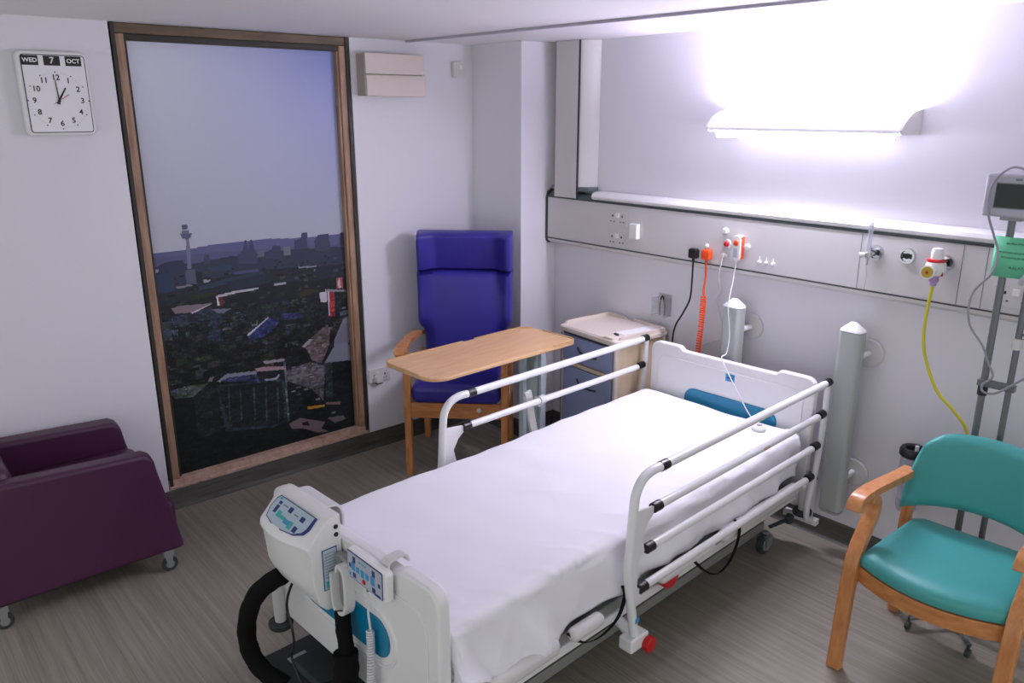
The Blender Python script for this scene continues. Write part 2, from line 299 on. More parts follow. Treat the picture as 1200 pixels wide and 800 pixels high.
MURAL_SHAPES = [((92,94,132),[(-0.027,0.546),(0.117,0.5437),(0.285,0.5498),(0.427,0.5507),(0.555,0.5507),(0.708,0.5442),(0.849,0.5428),(1.018,0.5414),(1.005,0.4423),(-0.039,0.4963)]),((84,88,122),[(-0.029,0.5353),(0.114,0.534),(0.299,0.5321),(0.458,0.5274),(0.744,0.5209),(1.015,0.5158),(1.005,0.4423),(-0.039,0.4963)]),((50,58,76),[(-0.036,0.5084),(0.078,0.5177),(0.191,0.5107),(0.366,0.5177),(0.645,0.5172),(1.014,0.5088),(0.977,0.2316),(-0.08,0.3335)]),((38,45,56),[(-0.046,0.4642),(0.181,0.4651),(0.448,0.4777),(1.008,0.4614),(0.977,0.2316),(-0.08,0.3335)]),((30,37,42),[(-0.059,0.4158),(0.26,0.4293),(0.535,0.4405),(1.003,0.4228),(0.977,0.2316),(-0.08,0.3335)]),((24,31,34),[(-0.05,0.3609),(1.089,0.3233),(1.023,-0.2256),(-0.148,-0.0312)]),((16,24,23),[(-0.081,0.2386),(0.237,0.2172),(0.611,0.1753),(0.61,0.0349),(1.051,0.0112),(1.023,-0.2256),(-0.148,-0.0312)]),((150,155,170),[(-0.009,0.506),(0.044,0.5084),(0.046,0.5033),(-0.008,0.4953)]),((50,55,80),[(0.037,0.5163),(0.079,0.5219),(0.144,0.5214),(0.159,0.5088),(0.147,0.4967),(0.034,0.5019)]),((112,116,140),[(0.17,0.5702),(0.185,0.5693),(0.183,0.5009),(0.164,0.5)]),((84,88,116),[(0.148,0.5828),(0.201,0.5809),(0.195,0.5721),(0.179,0.5679),(0.155,0.5712)]),((100,104,128),[(0.159,0.5893),(0.188,0.5888),(0.192,0.5805),(0.152,0.5828)]),((82,84,112),[(0.16,0.6019),(0.186,0.6023),(0.183,0.5912),(0.16,0.5912)]),((82,90,108),[(0.154,0.4986),(0.197,0.4977),(0.199,0.4619),(0.15,0.467)]),((34,44,54),[(0.197,0.4916),(0.229,0.4916),(0.229,0.4619),(0.199,0.4619)]),((120,118,130),[(0.096,0.4623),(0.164,0.4642),(0.18,0.46),(0.108,0.4567)]),((160,160,165),[(0.233,0.4702),(0.267,0.4679),(0.254,0.4637),(0.232,0.4637)]),((64,68,98),[(0.409,0.5195),(0.435,0.5288),(0.449,0.5516),(0.458,0.5512),(0.463,0.5293),(0.474,0.5507),(0.485,0.5521),(0.495,0.5274),(0.506,0.514),(0.498,0.4921),(0.407,0.4977)]),((66,68,92),[(0.246,0.5288),(0.27,0.5274),(0.272,0.5079),(0.24,0.5079)]),((58,62,92),[(0.549,0.5181),(0.583,0.5228),(0.59,0.5312),(0.627,0.5302),(0.629,0.5135),(0.631,0.4977),(0.546,0.5005)]),((112,110,120),[(0.645,0.5237),(0.681,0.5265),(0.68,0.5042),(0.643,0.5037)]),((60,64,94),[(0.707,0.5386),(0.742,0.5414),(0.75,0.5553),(0.78,0.5549),(0.775,0.5144),(0.703,0.514)]),((62,66,92),[(0.816,0.5307),(0.84,0.5465),(0.901,0.5474),(0.906,0.5028),(0.818,0.5051)]),((54,60,84),[(0.965,0.5451),(0.992,0.5465),(0.988,0.5102),(0.962,0.5116)]),((96,98,116),[(0.508,0.5247),(0.541,0.5251),(0.542,0.5074),(0.505,0.5074)]),((46,62,88),[(-0.008,0.4944),(0.089,0.4986),(0.096,0.454),(-0.011,0.4493)]),((44,60,78),[(0.213,0.4544),(0.337,0.4665),(0.522,0.473),(0.539,0.4619),(0.353,0.453),(0.203,0.4465)]),((36,50,64),[(0.336,0.4586),(0.53,0.4656),(0.535,0.4405),(0.367,0.4344)]),((74,76,110),[(0.376,0.48),(0.504,0.4786),(0.512,0.4712),(0.384,0.473)]),((48,66,88),[(0.265,0.4977),(0.371,0.4977),(0.373,0.4847),(0.272,0.487)]),((180,176,186),[(0.281,0.4279),(0.385,0.4335),(0.496,0.4335),(0.495,0.4288),(0.384,0.427),(0.284,0.4223)]),((96,48,48),[(0.284,0.4223),(0.316,0.4242),(0.315,0.4009),(0.284,0.4019)]),((205,200,205),[(0.282,0.4233),(0.293,0.4233),(0.294,0.4028),(0.285,0.4028)]),((160,160,176),[(0.577,0.4367),(0.645,0.4363),(0.642,0.4312),(0.581,0.4321)]),((130,132,146),[(0.716,0.4716),(0.823,0.4679),(0.816,0.4637),(0.72,0.467)]),((44,52,30),[(0.158,0.4367),(0.261,0.4377),(0.286,0.4316),(0.173,0.427)]),((56,50,30),[(0.695,0.4019),(0.767,0.4107),(0.818,0.4023),(0.723,0.3902)]),((128,112,122),[(0.069,0.414),(0.112,0.4167),(0.264,0.4116),(0.183,0.3963),(0.082,0.4)]),((200,190,195),[(0.242,0.4088),(0.268,0.4121),(0.165,0.394),(0.153,0.3963)]),((46,52,70),[(0.064,0.393),(0.156,0.394),(0.254,0.4037),(0.277,0.3884),(0.247,0.3735),(0.067,0.3712)]),((112,110,125),[(0.252,0.3972),(0.349,0.3916),(0.312,0.3833),(0.285,0.3851)]),((40,48,66),[(0.251,0.3907),(0.302,0.3819),(0.28,0.3167),(0.219,0.3228)]),((58,66,78),[(-0.01,0.3865),(0.063,0.3847),(0.056,0.3377),(-0.012,0.3442)]),((74,92,112),[(0.062,0.3633),(0.086,0.3633),(0.083,0.3484),(0.063,0.3493)]),((44,50,100),[(0.416,0.3135),(0.538,0.3535),(0.589,0.333),(0.5,0.3056),(0.433,0.3005)]),((190,190,205),[(0.412,0.3149),(0.423,0.3219),(0.538,0.3558),(0.533,0.3516),(0.428,0.3167)]),((46,50,98),[(0.612,0.3567),(0.722,0.3526),(0.725,0.3381),(0.614,0.34)]),((150,50,52),[(0.875,0.3981),(0.914,0.393),(0.908,0.3274),(0.87,0.3284)]),((190,184,194),[(0.827,0.3967),(0.869,0.3963),(0.865,0.3674),(0.828,0.3702)]),((180,172,182),[(0.871,0.3958),(0.882,0.3953),(0.879,0.3298),(0.87,0.3307)]),((165,80,84),[(0.927,0.427),(0.965,0.4279),(0.967,0.3986),(0.929,0.3991)]),((190,180,188),[(0.934,0.413),(0.947,0.4293),(0.954,0.3995),(0.94,0.3991)]),((140,135,142),[(0.86,0.4028),(0.982,0.3921),(0.981,0.3874),(0.859,0.3963)]),((120,120,140),[(0.893,0.2595),(0.955,0.314),(0.99,0.3209),(0.977,0.2316),(0.89,0.24)]),((98,84,88),[(0.716,0.2651),(0.834,0.3019),(0.874,0.2981),(0.862,0.2512),(0.809,0.2028),(0.754,0.2191)]),((84,80,88),[(0.594,0.2037),(0.741,0.2149),(0.83,0.1949),(0.805,0.0986),(0.741,0.1395),(0.611,0.1753)]),((150,146,152),[(0.703,0.2609),(0.751,0.2777),(0.767,0.2735),(0.719,0.2567)]),((122,124,138),[(0.826,0.2033),(0.897,0.2479),(0.985,0.2395),(0.986,0.1953)]),((110,110,124),[(0.897,0.2507),(0.952,0.3023),(0.993,0.2986),(0.986,0.2447)]),((44,52,58),[(0.826,0.2033),(0.872,0.2014),(0.864,0.1028),(0.823,0.1051)]),((20,28,32),[(0.872,0.2014),(0.991,0.1944),(0.983,0.0772),(0.864,0.1)]),((150,144,154),[(0.484,0.2437),(0.601,0.2386),(0.6,0.2321),(0.494,0.2353)]),((160,130,135),[(0.44,0.2279),(0.482,0.2288),(0.597,0.2181),(0.596,0.2098),(0.448,0.2195)]),((130,128,146),[(0.242,0.2167),(0.294,0.2302),(0.444,0.2223),(0.447,0.2135),(0.307,0.2205),(0.256,0.2126)]),((50,54,88),[(0.256,0.2153),(0.307,0.2205),(0.447,0.2135),(0.454,0.193),(0.404,0.1986)]),((150,150,170),[(0.486,0.1949),(0.544,0.1926),(0.564,0.2009),(0.57,0.1972),(0.549,0.1865),(0.485,0.1907)]),((44,52,60),[(0.235,0.2074),(0.444,0.194),(0.591,0.1833),(0.594,0.0702),(0.504,0.06),(0.259,0.0823)]),((26,34,36),[(0.244,0.2014),(0.443,0.1893),(0.579,0.1791),(0.573,0.073),(0.505,0.0656),(0.28,0.0898)]),((84,90,96),[(0.594,0.2302),(0.605,0.2288),(0.603,0.0688),(0.591,0.0651)]),((56,62,64),[(0.292,0.1958),(0.3,0.1963),(0.29,0.1093),(0.28,0.1079)]),((56,62,64),[(0.351,0.1893),(0.358,0.1893),(0.35,0.1019),(0.339,0.1005)]),((56,62,64),[(0.421,0.1814),(0.429,0.1814),(0.421,0.0926),(0.409,0.0912)]),((56,62,64),[(0.482,0.1744),(0.491,0.1744),(0.482,0.0842),(0.472,0.0833)]),((56,62,64),[(0.545,0.167),(0.554,0.167),(0.546,0.0763),(0.536,0.0749)]),((50,54,54),[(0.243,0.1512),(0.301,0.147),(0.3,0.1428),(0.242,0.146)]),((50,54,54),[(0.238,0.1265),(0.297,0.1219),(0.296,0.1177),(0.237,0.1214)]),((50,54,54),[(0.232,0.1014),(0.291,0.0967),(0.291,0.0926),(0.231,0.0963)]),((70,76,74),[(0.012,0.2181),(0.096,0.2209),(0.203,0.2172),(0.121,0.1907),(0.034,0.1963)]),((74,84,120),[(0.007,0.2116),(0.048,0.2191),(0.069,0.2093),(0.023,0.2051)]),((28,36,36),[(0.12,0.1884),(0.208,0.2153),(0.244,0.2014),(0.229,0.0865),(0.12,0.0805)]),((120,110,114),[(0.21,0.2302),(0.23,0.2302),(0.218,0.2195),(0.199,0.2214)]),((196,140,50),[(0.708,0.093),(0.812,0.087),(0.808,0.0805),(0.707,0.0851)]),((128,100,104),[(0.815,0.0921),(0.91,0.0833),(0.902,0.0758),(0.82,0.0856)]),((118,100,106),[(0.597,0.0586),(0.661,0.067),(0.738,0.0512),(0.808,0.0367),(0.781,0.0205),(0.827,0.006),(0.756,0.0126),(0.679,0.0344),(0.611,0.0433)]),((110,100,104),[(0.821,0.0465),(0.917,0.0428),(0.934,0.0293),(0.865,0.0265)]),((20,26,26),[(0.67,0.0521),(0.704,0.053),(0.714,0.0381),(0.674,0.0433)]),((110,108,116),[(0.609,0.1888),(0.736,0.1833),(0.736,0.1767),(0.612,0.1805)]),((110,108,115),[(0.634,0.2126),(0.659,0.2126),(0.661,0.2079),(0.636,0.2079)]),((80,84,92),[(0.661,0.2019),(0.685,0.2019),(0.686,0.1972),(0.662,0.1972)]),((140,132,134),[(0.694,0.2037),(0.719,0.2037),(0.72,0.1986),(0.696,0.1986)]),((110,108,115),[(0.637,0.1967),(0.662,0.1967),(0.664,0.1916),(0.639,0.1916)]),((80,84,92),[(0.761,0.1995),(0.787,0.1995),(0.789,0.1944),(0.763,0.1944)]),((140,132,134),[(0.735,0.1753),(0.76,0.1753),(0.761,0.1702),(0.736,0.1702)]),((110,108,115),[(0.633,0.173),(0.658,0.173),(0.66,0.1679),(0.635,0.1679)]),((80,84,92),[(0.653,0.1549),(0.678,0.1549),(0.679,0.1498),(0.654,0.1498)]),((140,132,134),[(0.624,0.1474),(0.648,0.1474),(0.649,0.1423),(0.625,0.1423)]),((110,108,115),[(0.696,0.1447),(0.721,0.1442),(0.722,0.1391),(0.698,0.1395)]),((80,84,92),[(0.786,0.1288),(0.811,0.1284),(0.812,0.1233),(0.787,0.1237)]),((140,132,134),[(0.759,0.1098),(0.785,0.1093),(0.787,0.1042),(0.761,0.1047)]),((110,108,115),[(0.846,0.06),(0.873,0.0595),(0.874,0.0544),(0.848,0.0549)]),((80,84,92),[(0.649,0.1363),(0.674,0.1363),(0.676,0.1312),(0.651,0.1312)])]
# ------------------------------------------------------------------ the room
ZC = 2.38; ZB = .10; YL0, YL1 = -2.325, -1.122
struct('floor', MB().box(-.3, 6.6, -6.2, .3, -.08, 0), M['floor'], smooth=0)
struct('ceiling', MB().box(-.3, 6.6, -6.2, .3, ZC, ZC+.08), M['ceil'], smooth=0)
w = MB(); w.box(-.14, 0, -6.2, YL0, 0, ZC); w.box(-.14, 0, YL1, 0, 0, ZC); w.box(-.14, 0, YL0, YL1, 0, ZB); w.box(-.14, -.07, YL0, YL1, ZB, ZC)
struct('wall_left', w, M['wall'], smooth=0)
struct('wall_back', MB().box(-.14, 6.6, 0, .14, 0, ZC), M['wall'], smooth=0)
XC, YC = .4533, -.2889
struct('wall_corner', MB().box(0, XC, YC, 0, 0, ZC), M['wall'], bevel=.004)
def skirting(name, p0, p1, nrm):
    # coved vinyl skirting from p0 to p1, protruding along nrm
    prof = [(0, 0), (.030, 0), (.016, .008), (.008, .022), (.006, .095), (.003, ZB), (0, ZB)]
    p0 = Vector((*p0, 0)); p1 = Vector((*p1, 0)); nv = Vector((*nrm, 0)); mb = MB(); n = len(prof)
    vs = [p+nv*a+Vector((0,0,b)) for p in (p0, p1) for a, b in prof]
    mb.add(vs, [tuple(range(n)), tuple(range(2*n-1, n-1, -1))]+[(i, n+i, n+(i+1) % n, (i+1) % n) for i in range(n)])
    return struct(name, mb, M['base'], smooth=50)
skirting('baseboard_left', (0, -6.2), (0, YC), (1, 0))
skirting('baseboard_corner', (0, YC), (XC, YC), (0, -1))
skirting('baseboard_side', (XC, YC-.03), (XC, 0), (1, 0))
skirting('baseboard_back', (XC, 0), (6.6, 0), (0, -1))

# ------------------------------------------------------------------ framed city picture in the window recess
fm = thing('framed_mural', 'tall timber-framed city skyline photograph set into the left wall', 'picture', (-.03, (YL0+YL1)/2, ZB))
hw = (YL1-YL0)/2; H = ZC-ZB
o = obj('recess_lining', MB().box(-.038, -.034, -hw+.001, hw-.001, .001, H-.001), M['frked'], fm)  # near-black lining paints in the shade of the recess
def rail(pts, depth, name, m, lab=None):
    return obj(name, pts, m, fm, bevel=.004, label=lab)
def stile(y0, y1, s):
    mb = MB(); a, b = (y0, y1); mb.box(-.03, .020, a, b, .0, H-.046); 
    # raised outer strip, coloured as the reveal gap's shade, and stepped inner bead
    fi = MB().box(-.03, .029, a-.002, a+.016, 0, H-.001) if s < 0 else MB().box(-.03, .029, b-.016, b+.004, 0, H-.001)
    be = MB().box(-.03, .010, b, b+.012, .055, H-.05) if s < 0 else MB().box(-.03, .010, a-.012, a, .055, H-.05)
    obj('gap_shade_strip', fi, M['fillet'], fm, bevel=.002, label='dark outer strip for the shaded gap'); obj('frame_bead', be, M['fillet'] if s < 0 else M['framew'], fm, bevel=.002)
    return mb
rail(stile(-hw+.010, -hw+.064, -1), 0, 'frame_stile', M['framew'])
rail(stile(hw-.062, hw-.010, 1), 0, 'frame_stile', M['framew'])
mb = MB().box(-.03, .022, -hw+.016, hw-.012, H-.045, H-.002); obj('frame_bead', MB().box(-.03, .012, -hw+.055, hw-.05, H-.074, H-.045), M['fillet'], fm, bevel=.003, label='dark lower bead')
rail(mb, 0, 'frame_head', M['frameb'])
mb = MB().box(-.03, .024, -hw+.004, hw-.010, .002, .050); mb.box(-.03, .034, -hw+.004, hw-.010, .002, .020)
rail(mb, 0, 'frame_sill', M['frameb2'], 'paler bottom rail')
MW, MH = 264, 538
def paint():
    img = np.zeros((MH, MW, 3)); vv, uu = np.mgrid[0:MH, 0:MW]; u = (uu+.5)/MW; v = (vv+.5)/MH
    rng = np.random.default_rng(3)
    top = np.stack([222-80*u**1.2, 226-72*u**1.2, 238-22*u], -1); bot = np.stack([182-8*u, 183-6*u, 194+0*u], -1)  # sky print; the whitish upper left has a reflection painted in
    t = np.clip((v-.54)/.44, 0, 1)[..., None]**1.15; img[:] = bot*(1-t)+top*t
    order = [('s', c, p) for c, p in MURAL_SHAPES[:6]]
    for k in range(620):
        v0 = .505-.30*rng.random()**.9; sc = .35+1.6*(.51-v0)/.3; u0 = rng.random(); w = (.012+.03*rng.random())*sc; h = (.004+.007*rng.random())*sc; sh = (rng.random()-.5)*.02*sc; sl = h*.4*(rng.random()-.3)
        g_ = 26+46*rng.random()**2.2*(1 if rng.random() < .9 else 1.8); tint = ((.92, 1., 1.22), (1.05, 1., .98), (.86, 1.02, .86), (.95, 1., 1.1))[int(rng.random()*4)]
        dk = .55+.45*min(1, (v0-.18)/.28); col = [g_*t_*dk*1.1 for t_ in tint]
        order.append(('s', col, [(u0, v0), (u0+w, v0+sl), (u0+w+sh, v0+h+sl), (u0+sh, v0+h)]))
    order += [('s', c, p) for c, p in MURAL_SHAPES[6:]]
    for _, col, pts in order:
        P = np.array(pts); n = len(P); x0, x1 = P[:,0].min(), P[:,0].max(); y0, y1 = P[:,1].min(), P[:,1].max()
        j0, j1 = max(0, int(y0*MH)-1), min(MH, int(y1*MH)+2); i0, i1 = max(0, int(x0*MW)-1), min(MW, int(x1*MW)+2)
        if j1 <= j0 or i1 <= i0: continue
        us, vs_ = u[j0:j1, i0:i1], v[j0:j1, i0:i1]; inside = np.zeros(us.shape, bool)
        for i in range(n):
            xa, ya = P[i]; xb, yb = P[(i+1) % n]
            if ya == yb: continue
            inside ^= ((ya > vs_) != (yb > vs_)) & (us < (xb-xa)*(vs_-ya)/(yb-ya)+xa)
        img[j0:j1, i0:i1][inside] = col
    # printed small scale clutter of roofs, trees and windows below the skyline
    city = (img.sum(-1) < 290) & (v < .40-.02*u)
    def cells(sx, sy, amp, hmax, thr=0.):
        a = rng.random((MH//sy+2, MW//sx+2)); a = np.repeat(np.repeat(a, sy, 0), sx, 1)[:MH, :MW]; return a
    for sx, sy, amp in ((13, 6, .16), (6, 3, .20), (3, 2, .18)):
        a = cells(sx, sy, amp, 1); k = 1+amp*(a-.45)*2; img[city] *= k[city][:, None]
    sp = (rng.random((MH, MW)) < .010) & city & (v > .2); img[sp] = np.clip(img[sp]*1.6+22, 0, 170)
    gr = cells(9, 6, 0, 1) < .18; gr &= city & (v > .18); img[gr] *= np.array([.80, .90, .72])
    img = np.clip(img, 0, 255)/255
    return np.where(img <= .04045, img/12.92, ((img+.055)/1.055)**2.4)
def mural():
    y0, y1, z0, z1 = -2.25, -1.195, .16, 2.31
    ys = np.linspace(y0-.012, y1+.012, MW+1)-(YL0+YL1)/2; zs = np.linspace(z0-.015, z1+.015, MH+1)-ZB
    Y, Z = np.meshgrid(ys, zs); co = np.stack([np.full(Y.shape, -.022), Y, Z], -1).reshape(-1, 3)
    i, j = np.meshgrid(np.arange(MW), np.arange(MH)); a = (j*(MW+1)+i).ravel()
    f = np.stack([a, a+1, a+MW+2, a+MW+1], -1)
    me = bpy.data.meshes.new('print'); me.vertices.add(len(co)); me.vertices.foreach_set('co', co.ravel())
    me.loops.add(f.size); me.loops.foreach_set('vertex_index', f.ravel())
    me.polygons.add(len(f)); me.polygons.foreach_set('loop_start', np.arange(0, f.size, 4)); me.polygons.foreach_set('loop_total', np.full(len(f), 4))
    me.update(); me.validate()
    img = paint().reshape(-1, 3); ca = me.color_attributes.new('print_colour', 'FLOAT_COLOR', 'CORNER')
    c4 = np.ones((len(f), 4, 4)); c4[..., :3] = img[:, None, :]; ca.data.foreach_set('color', c4.ravel())
    m = bpy.data.materials.new('printed_photograph'); m.use_nodes = True; nt = m.node_tree; b = nt.nodes['Principled BSDF']
    at = nt.nodes.new('ShaderNodeAttribute'); at.attribute_name = 'print_colour'; nt.links.new(at.outputs['Color'], b.inputs['Base Color'])
    b.inputs['Roughness'].default_value = .42; b.inputs['Specular IOR Level'].default_value = .35
    me.materials.append(m); o = bpy.data.objects.new('print', me); C.objects.link(o); o.parent = fm
mural()

# ------------------------------------------------------------------ wall clock
ck = thing('wall_clock', 'square white day and date wall clock on the left wall', 'clock', (0, -2.575, 2.07))
HW, HH = .135, .172
obj('case', MB().prism(rrect(-HW, HW, -HH, HH, .025), 'x', .0015, .045), M['white'], ck, bevel=.008)
fr = MB().prism(rrect(-HW+.016, HW-.010, -HH+.012, HH-.014, .014), 'x', .040, .0475); obj('bezel', fr, M['darkgrey'], ck, bevel=.001)
obj('dial', MB().prism(rrect(-HW+.0195, HW-.0135, -HH+.0155, HH-.0175, .011), 'x', .042, .0485), mat('clock_dial', (238, 238, 242), .3), ck)
RX = (PI/2, 0, PI/2)
for yy, s in ((-.085, 'WED'), (-.003, '7'), (.079, 'OCT')):
    p = obj('date_window', MB().box(.0486, .0496, yy-.031, yy+.031, .114, .153), M['black'], ck)
    text('lettering', s, .024 if len(s) > 1 else .036, M['white'], p, (.0500, yy, .1335), RX, bold=.0006)
cz = -.028
for k in range(1, 13):
    a = math.radians(30*k); text('numeral', str(k), .031, M['black'], ck, (.0490, .003+.092*math.sin(a), cz+.094*math.cos(a)), RX, .0003, bold=.0007)
dots = MB()
for k in range(60):
    a = math.radians(6*k); r = .0028 if k % 5 == 0 else .0010; rr_ = .116 if k % 5 == 0 else .112
    dots.cyl((.0488, .003+rr_*math.sin(a), cz+rr_*math.cos(a)), (.0494, .003+rr_*math.sin(a), cz+rr_*math.cos(a)), r, 8)
obj('minute_track', dots, M['black'], ck)
def hand(name, ang, l, w, x, m, tail=.015):
    a = math.radians(ang); d = Vector((0, math.sin(a), math.cos(a))); n = Vector((0, math.cos(a), -math.sin(a))); c = Vector((x, .003, cz))
    mb = MB(); mb.add([c-d*tail-n*w, c-d*tail+n*w, c+d*l+n*w*.6, c+d*l-n*w*.6]+[q+Vector((.0008,0,0)) for q in (c-d*tail-n*w, c-d*tail+n*w, c+d*l+n*w*.6, c+d*l-n*w*.6)],
                      [(0,1,2,3), (7,6,5,4), (0,4,5,1), (1,5,6,2), (2,6,7,3), (3,7,4,0)]); obj(name, mb, m, ck)
hand('hour_hand', 31, .062, .0042, .0505, M['black']); hand('minute_hand', 357, .085, .0026, .0515, M['black']); hand('second_hand', 238, .026, .0012, .0525, M['red'], .05)
obj('hand_cap', MB().cyl((.050, .003, cz), (.054, .003, cz), .006), M['black'], ck)

# ------------------------------------------------------------------ small things on the left wall
bx = thing('wall_heater', 'beige rectangular two-panel box high on the wall right of the city picture', 'wall box', (0, -.898, 2.078))
obj('back_box', MB().box(.0015, .082, -.19, .185, .002, .219), M['beiges'], bx, bevel=.003)
obj('upper_panel', MB().box(.082, .098, -.19, .19, .115, .221), M['beige'], bx, bevel=.003)
obj('lower_panel', MB().prism([(.082, .0), (.104, .0), (.106, .08), (.100, .110), (.082, .112)], 'y', -.19, .19), M['beige'], bx, bevel=.003)
sn = thing('wall_sensor', 'tiny white wall sensor near the corner below the ceiling', 'sensor', (0, -.403, 2.19))
obj('housing', MB().box(.0015, .028, -.043, .043, 0, .09), M['offw'], sn, bevel=.006)
obj('lens', MB().lathe([(.0, .026), (.014, .028), (.012, .032), (0, .034)], (0, .005, .06), 'x', 16), M['white'], sn)
ws = thing('wall_socket', 'white double wall socket left of the blue armchair with a plug in it', 'socket', (0, -1.042, .415))
obj('faceplate', MB().box(.0015, .012, -.073, .073, 0, .086), M['offw'], ws, bevel=.003)
for yy in (-.036, .036):
    obj('switch', MB().box(.011, .016, yy+.018, yy+.030, .055, .070), M['white'], ws, bevel=.001)
    for b4 in ((yy-.004, yy+.004, .040, .052), (yy-.014, yy-.006, .022, .026), (yy+.006, yy+.014, .022, .026)): obj('pin_slot', MB().box(.0118, .0126, *b4), M['black'], ws)
ad = thing('plug', 'white plug with dark base in the wall socket beside the armchair', 'plug', (0, -1.06, .418))
obj('plug_body', MB().prism(rrect(-.024, .024, 0, .046, .008), 'x', .0135, .046), M['offw'], ad, bevel=.004)
obj('cord_grip', MB().box(.018, .040, -.020, .020, -.008, .001), M['black'], ad, bevel=.002)
tr = obj('curtain_track', MB().ribbon([(.03, -.776, ZC-.006), (2.3, -.652, ZC-.006), (3.9, -.565, ZC-.006)], (0,0,1), .006, .009), mat('track_grey', (176, 172, 184), .4))
tag(tr, 'thin pale grey curtain track running across the ceiling', 'curtain track')

# ------------------------------------------------------------------ bedhead trunking
tk = thing('bedhead_trunking', 'long grey horizontal medical service trunking along the wall behind the bed', 'trunking', (XC+.004, 0, 1.2))
LX = 3.6; F = -.085
obj('body', MB().prism([(0, .335), (-.05, .335), (-.080, .310), (-.080, .05), (-.06, .034), (0, .028)], 'x', .010, LX), M['teal_grey'], tk, bevel=.003)
obj('front_panel', MB().box(.012, LX, F, -.078, .060, .301), M['trunk'], tk, bevel=.001)
g = MB(); g.box(.006, LX, F-.002, -.076, .3015, .3075); obj('gasket', g, M['trunkline'], tk)
g = MB(); g.box(.006, LX, F-.002, -.076, .0535, .0595); obj('gasket', g, M['trunkline'], tk)
obj('lower_lip', MB().prism([(-.084, .053), (-.078, .038), (-.055, .024), (0, .020), (0, .03), (-.06, .053)], 'x', .010, LX), M['offw'], tk, bevel=.001)
ec = MB(); out = [(-.0015, .020), (-.07, .022), (-.084, .034), (-.090, .05), (-.090, .30), (-.078, .335), (-.05, .350), (-.0015, .352)]; ec.prism(out, 'x', -.004, .008)
obj('end_cap', ec, M['trunkline'], tk, bevel=.002)
ec = MB(); out = [(-.004, .024), (-.069, .026), (-.081, .038), (-.086, .05), (-.086, .30), (-.076, .331), (-.05, .345), (-.004, .347)]; ec.prism(out, 'x', -.0065, -.0035)
obj('end_plate', ec, M['offw'], tk)
obj('top_rail', MB().prism([(-.002, .3105), (-.072, .3105), (-.086, .318), (-.090, .332), (-.082, .348), (-.060, .356), (-.002, .358)], 'x', .375, LX), M['white'], tk, bevel=.002, smooth=50, label='white rounded shelf rail')
for xx in (1.965, 2.372, 2.46): obj('panel_seam', MB().box(xx, xx+.003, F-.0008, F+.001, .062, .300), M['grey'], tk)
X0 = XC+.004
def fac(x): return x-X0
def sock(x, z, wide=.07):
    p = obj('socket', MB().box(fac(x)-wide, fac(x)+wide, F-.003, F-.0005, z-1.2-.042, z-1.2+.042), M['trunk'], tk, bevel=.0015)
    for s in ((-.5, .5) if wide > .05 else (0,)):
        c = fac(x)+s*wide; zz = z-1.2
        for b4 in ((c-.0045, c+.0045, zz+.008, zz+.020), (c-.016, c-.007, zz-.020, zz-.0145), (c+.007, c+.016, zz-.020, zz-.0145)): obj('pin_slot', MB().box(b4[0], b4[1], F-.0045, F-.0028, b4[2], b4[3]), M['darkgrey'], p)
    obj('switch', MB().box(fac(x)-.012, fac(x)+.012, F-.008, F-.002, z-1.2+.006, z-1.2+.032), M['white'], p, bevel=.001)
sock(1.035, 1.425); sock(1.035, 1.310); sock(3.035, 1.325, .075)
sw = obj('switch_box', MB().box(fac(1.148), fac(1.200), F-.032, F-.0005, .130, .212), M['white'], tk, bevel=.004, label='white square switch box')
for x, z, r in ((1.744, 1.432, .017), (1.744, 1.314, .013), (1.640, 1.345, .013)):
    obj('outlet_button', MB().lathe([(.0, -.018), (r*.75, -.017), (r, -.010), (r, 0)], (fac(x), F, z-1.2), 'y', 20), M['offw'], tk)
rb = obj('call_button', MB().lathe([(0, -.008), (.021, -.007), (.023, 0)], (fac(1.757), F, 1.372-1.2), 'y', 24), M['offw'], tk)
obj('button_cap', MB().lathe([(0, -.020), (.010, -.018), (.014, -.012), (.014, -.006)], (fac(1.757), F, 1.372-1.2), 'y', 20), M['red'], rb, label='red push button')
for x in (1.941, 1.978, 2.014):
    obj('indicator', MB().lathe([(.0, -.012), (.008, -.009), (.010, 0)], (fac(x), F, .108), 'y', 14), M['white'], tk)
    obj('indicator_label', MB().prism([(fac(x)-.004, .114), (fac(x)+.004, .114), (fac(x), .136)], 'y', F-.003, F), M['white'], tk)
for x, z in ((2.491, 1.425), (2.622, 1.428), (2.773, 1.420)):
    g = obj('gas_outlet', MB().lathe([(.0, -.006), (.022, -.006), (.024, -.014), (.031, -.014), (.033, -.004), (.033, 0)], (fac(x), F, z-1.2), 'y', 32), M['chrome'], tk, label='round chrome gas outlet')
    q = MB().lathe([(0, -.013), (.011, -.012), (.012, -.005)], (fac(x), F, z-1.2), 'y', 18)
    q.box(fac(x)-.018, fac(x)-.012, F-.012, F-.006, z-1.2-.01, z-1.2+.01); q.box(fac(x)+.012, fac(x)+.018, F-.012, F-.006, z-1.2-.01, z-1.2+.01)
    obj('outlet_core', q, M['black'], g)

# vertical duct
vd = thing('vertical_duct', 'grey vertical cable duct rising from the trunking to the ceiling', 'duct', (.535, 0, 1.5115))
D = ZC-1.5115-.002
obj('duct_body', MB().prism([(-.018, -.088), (-.018, 0), (.262, 0), (.262, -.012), (.235, -.055), (.205, -.082), (.185, -.093), (.0, -.093)], 'z', .048, D), M['offw'], vd, bevel=.002)
obj('front_panel', MB().box(.004, .180, -.100, -.0935, .0, D), M['trunk'], vd, bevel=.001)
for a, b in ((-.005, .003), (.181, .194)): obj('gasket', MB().box(a, b, -.097, -.0935, .02, D), M['trunkline'], vd)
obj('duct_collar', MB().box(-.03, .268, -.090, -.002, .042, .066), M['teal_grey'], vd, bevel=.003)

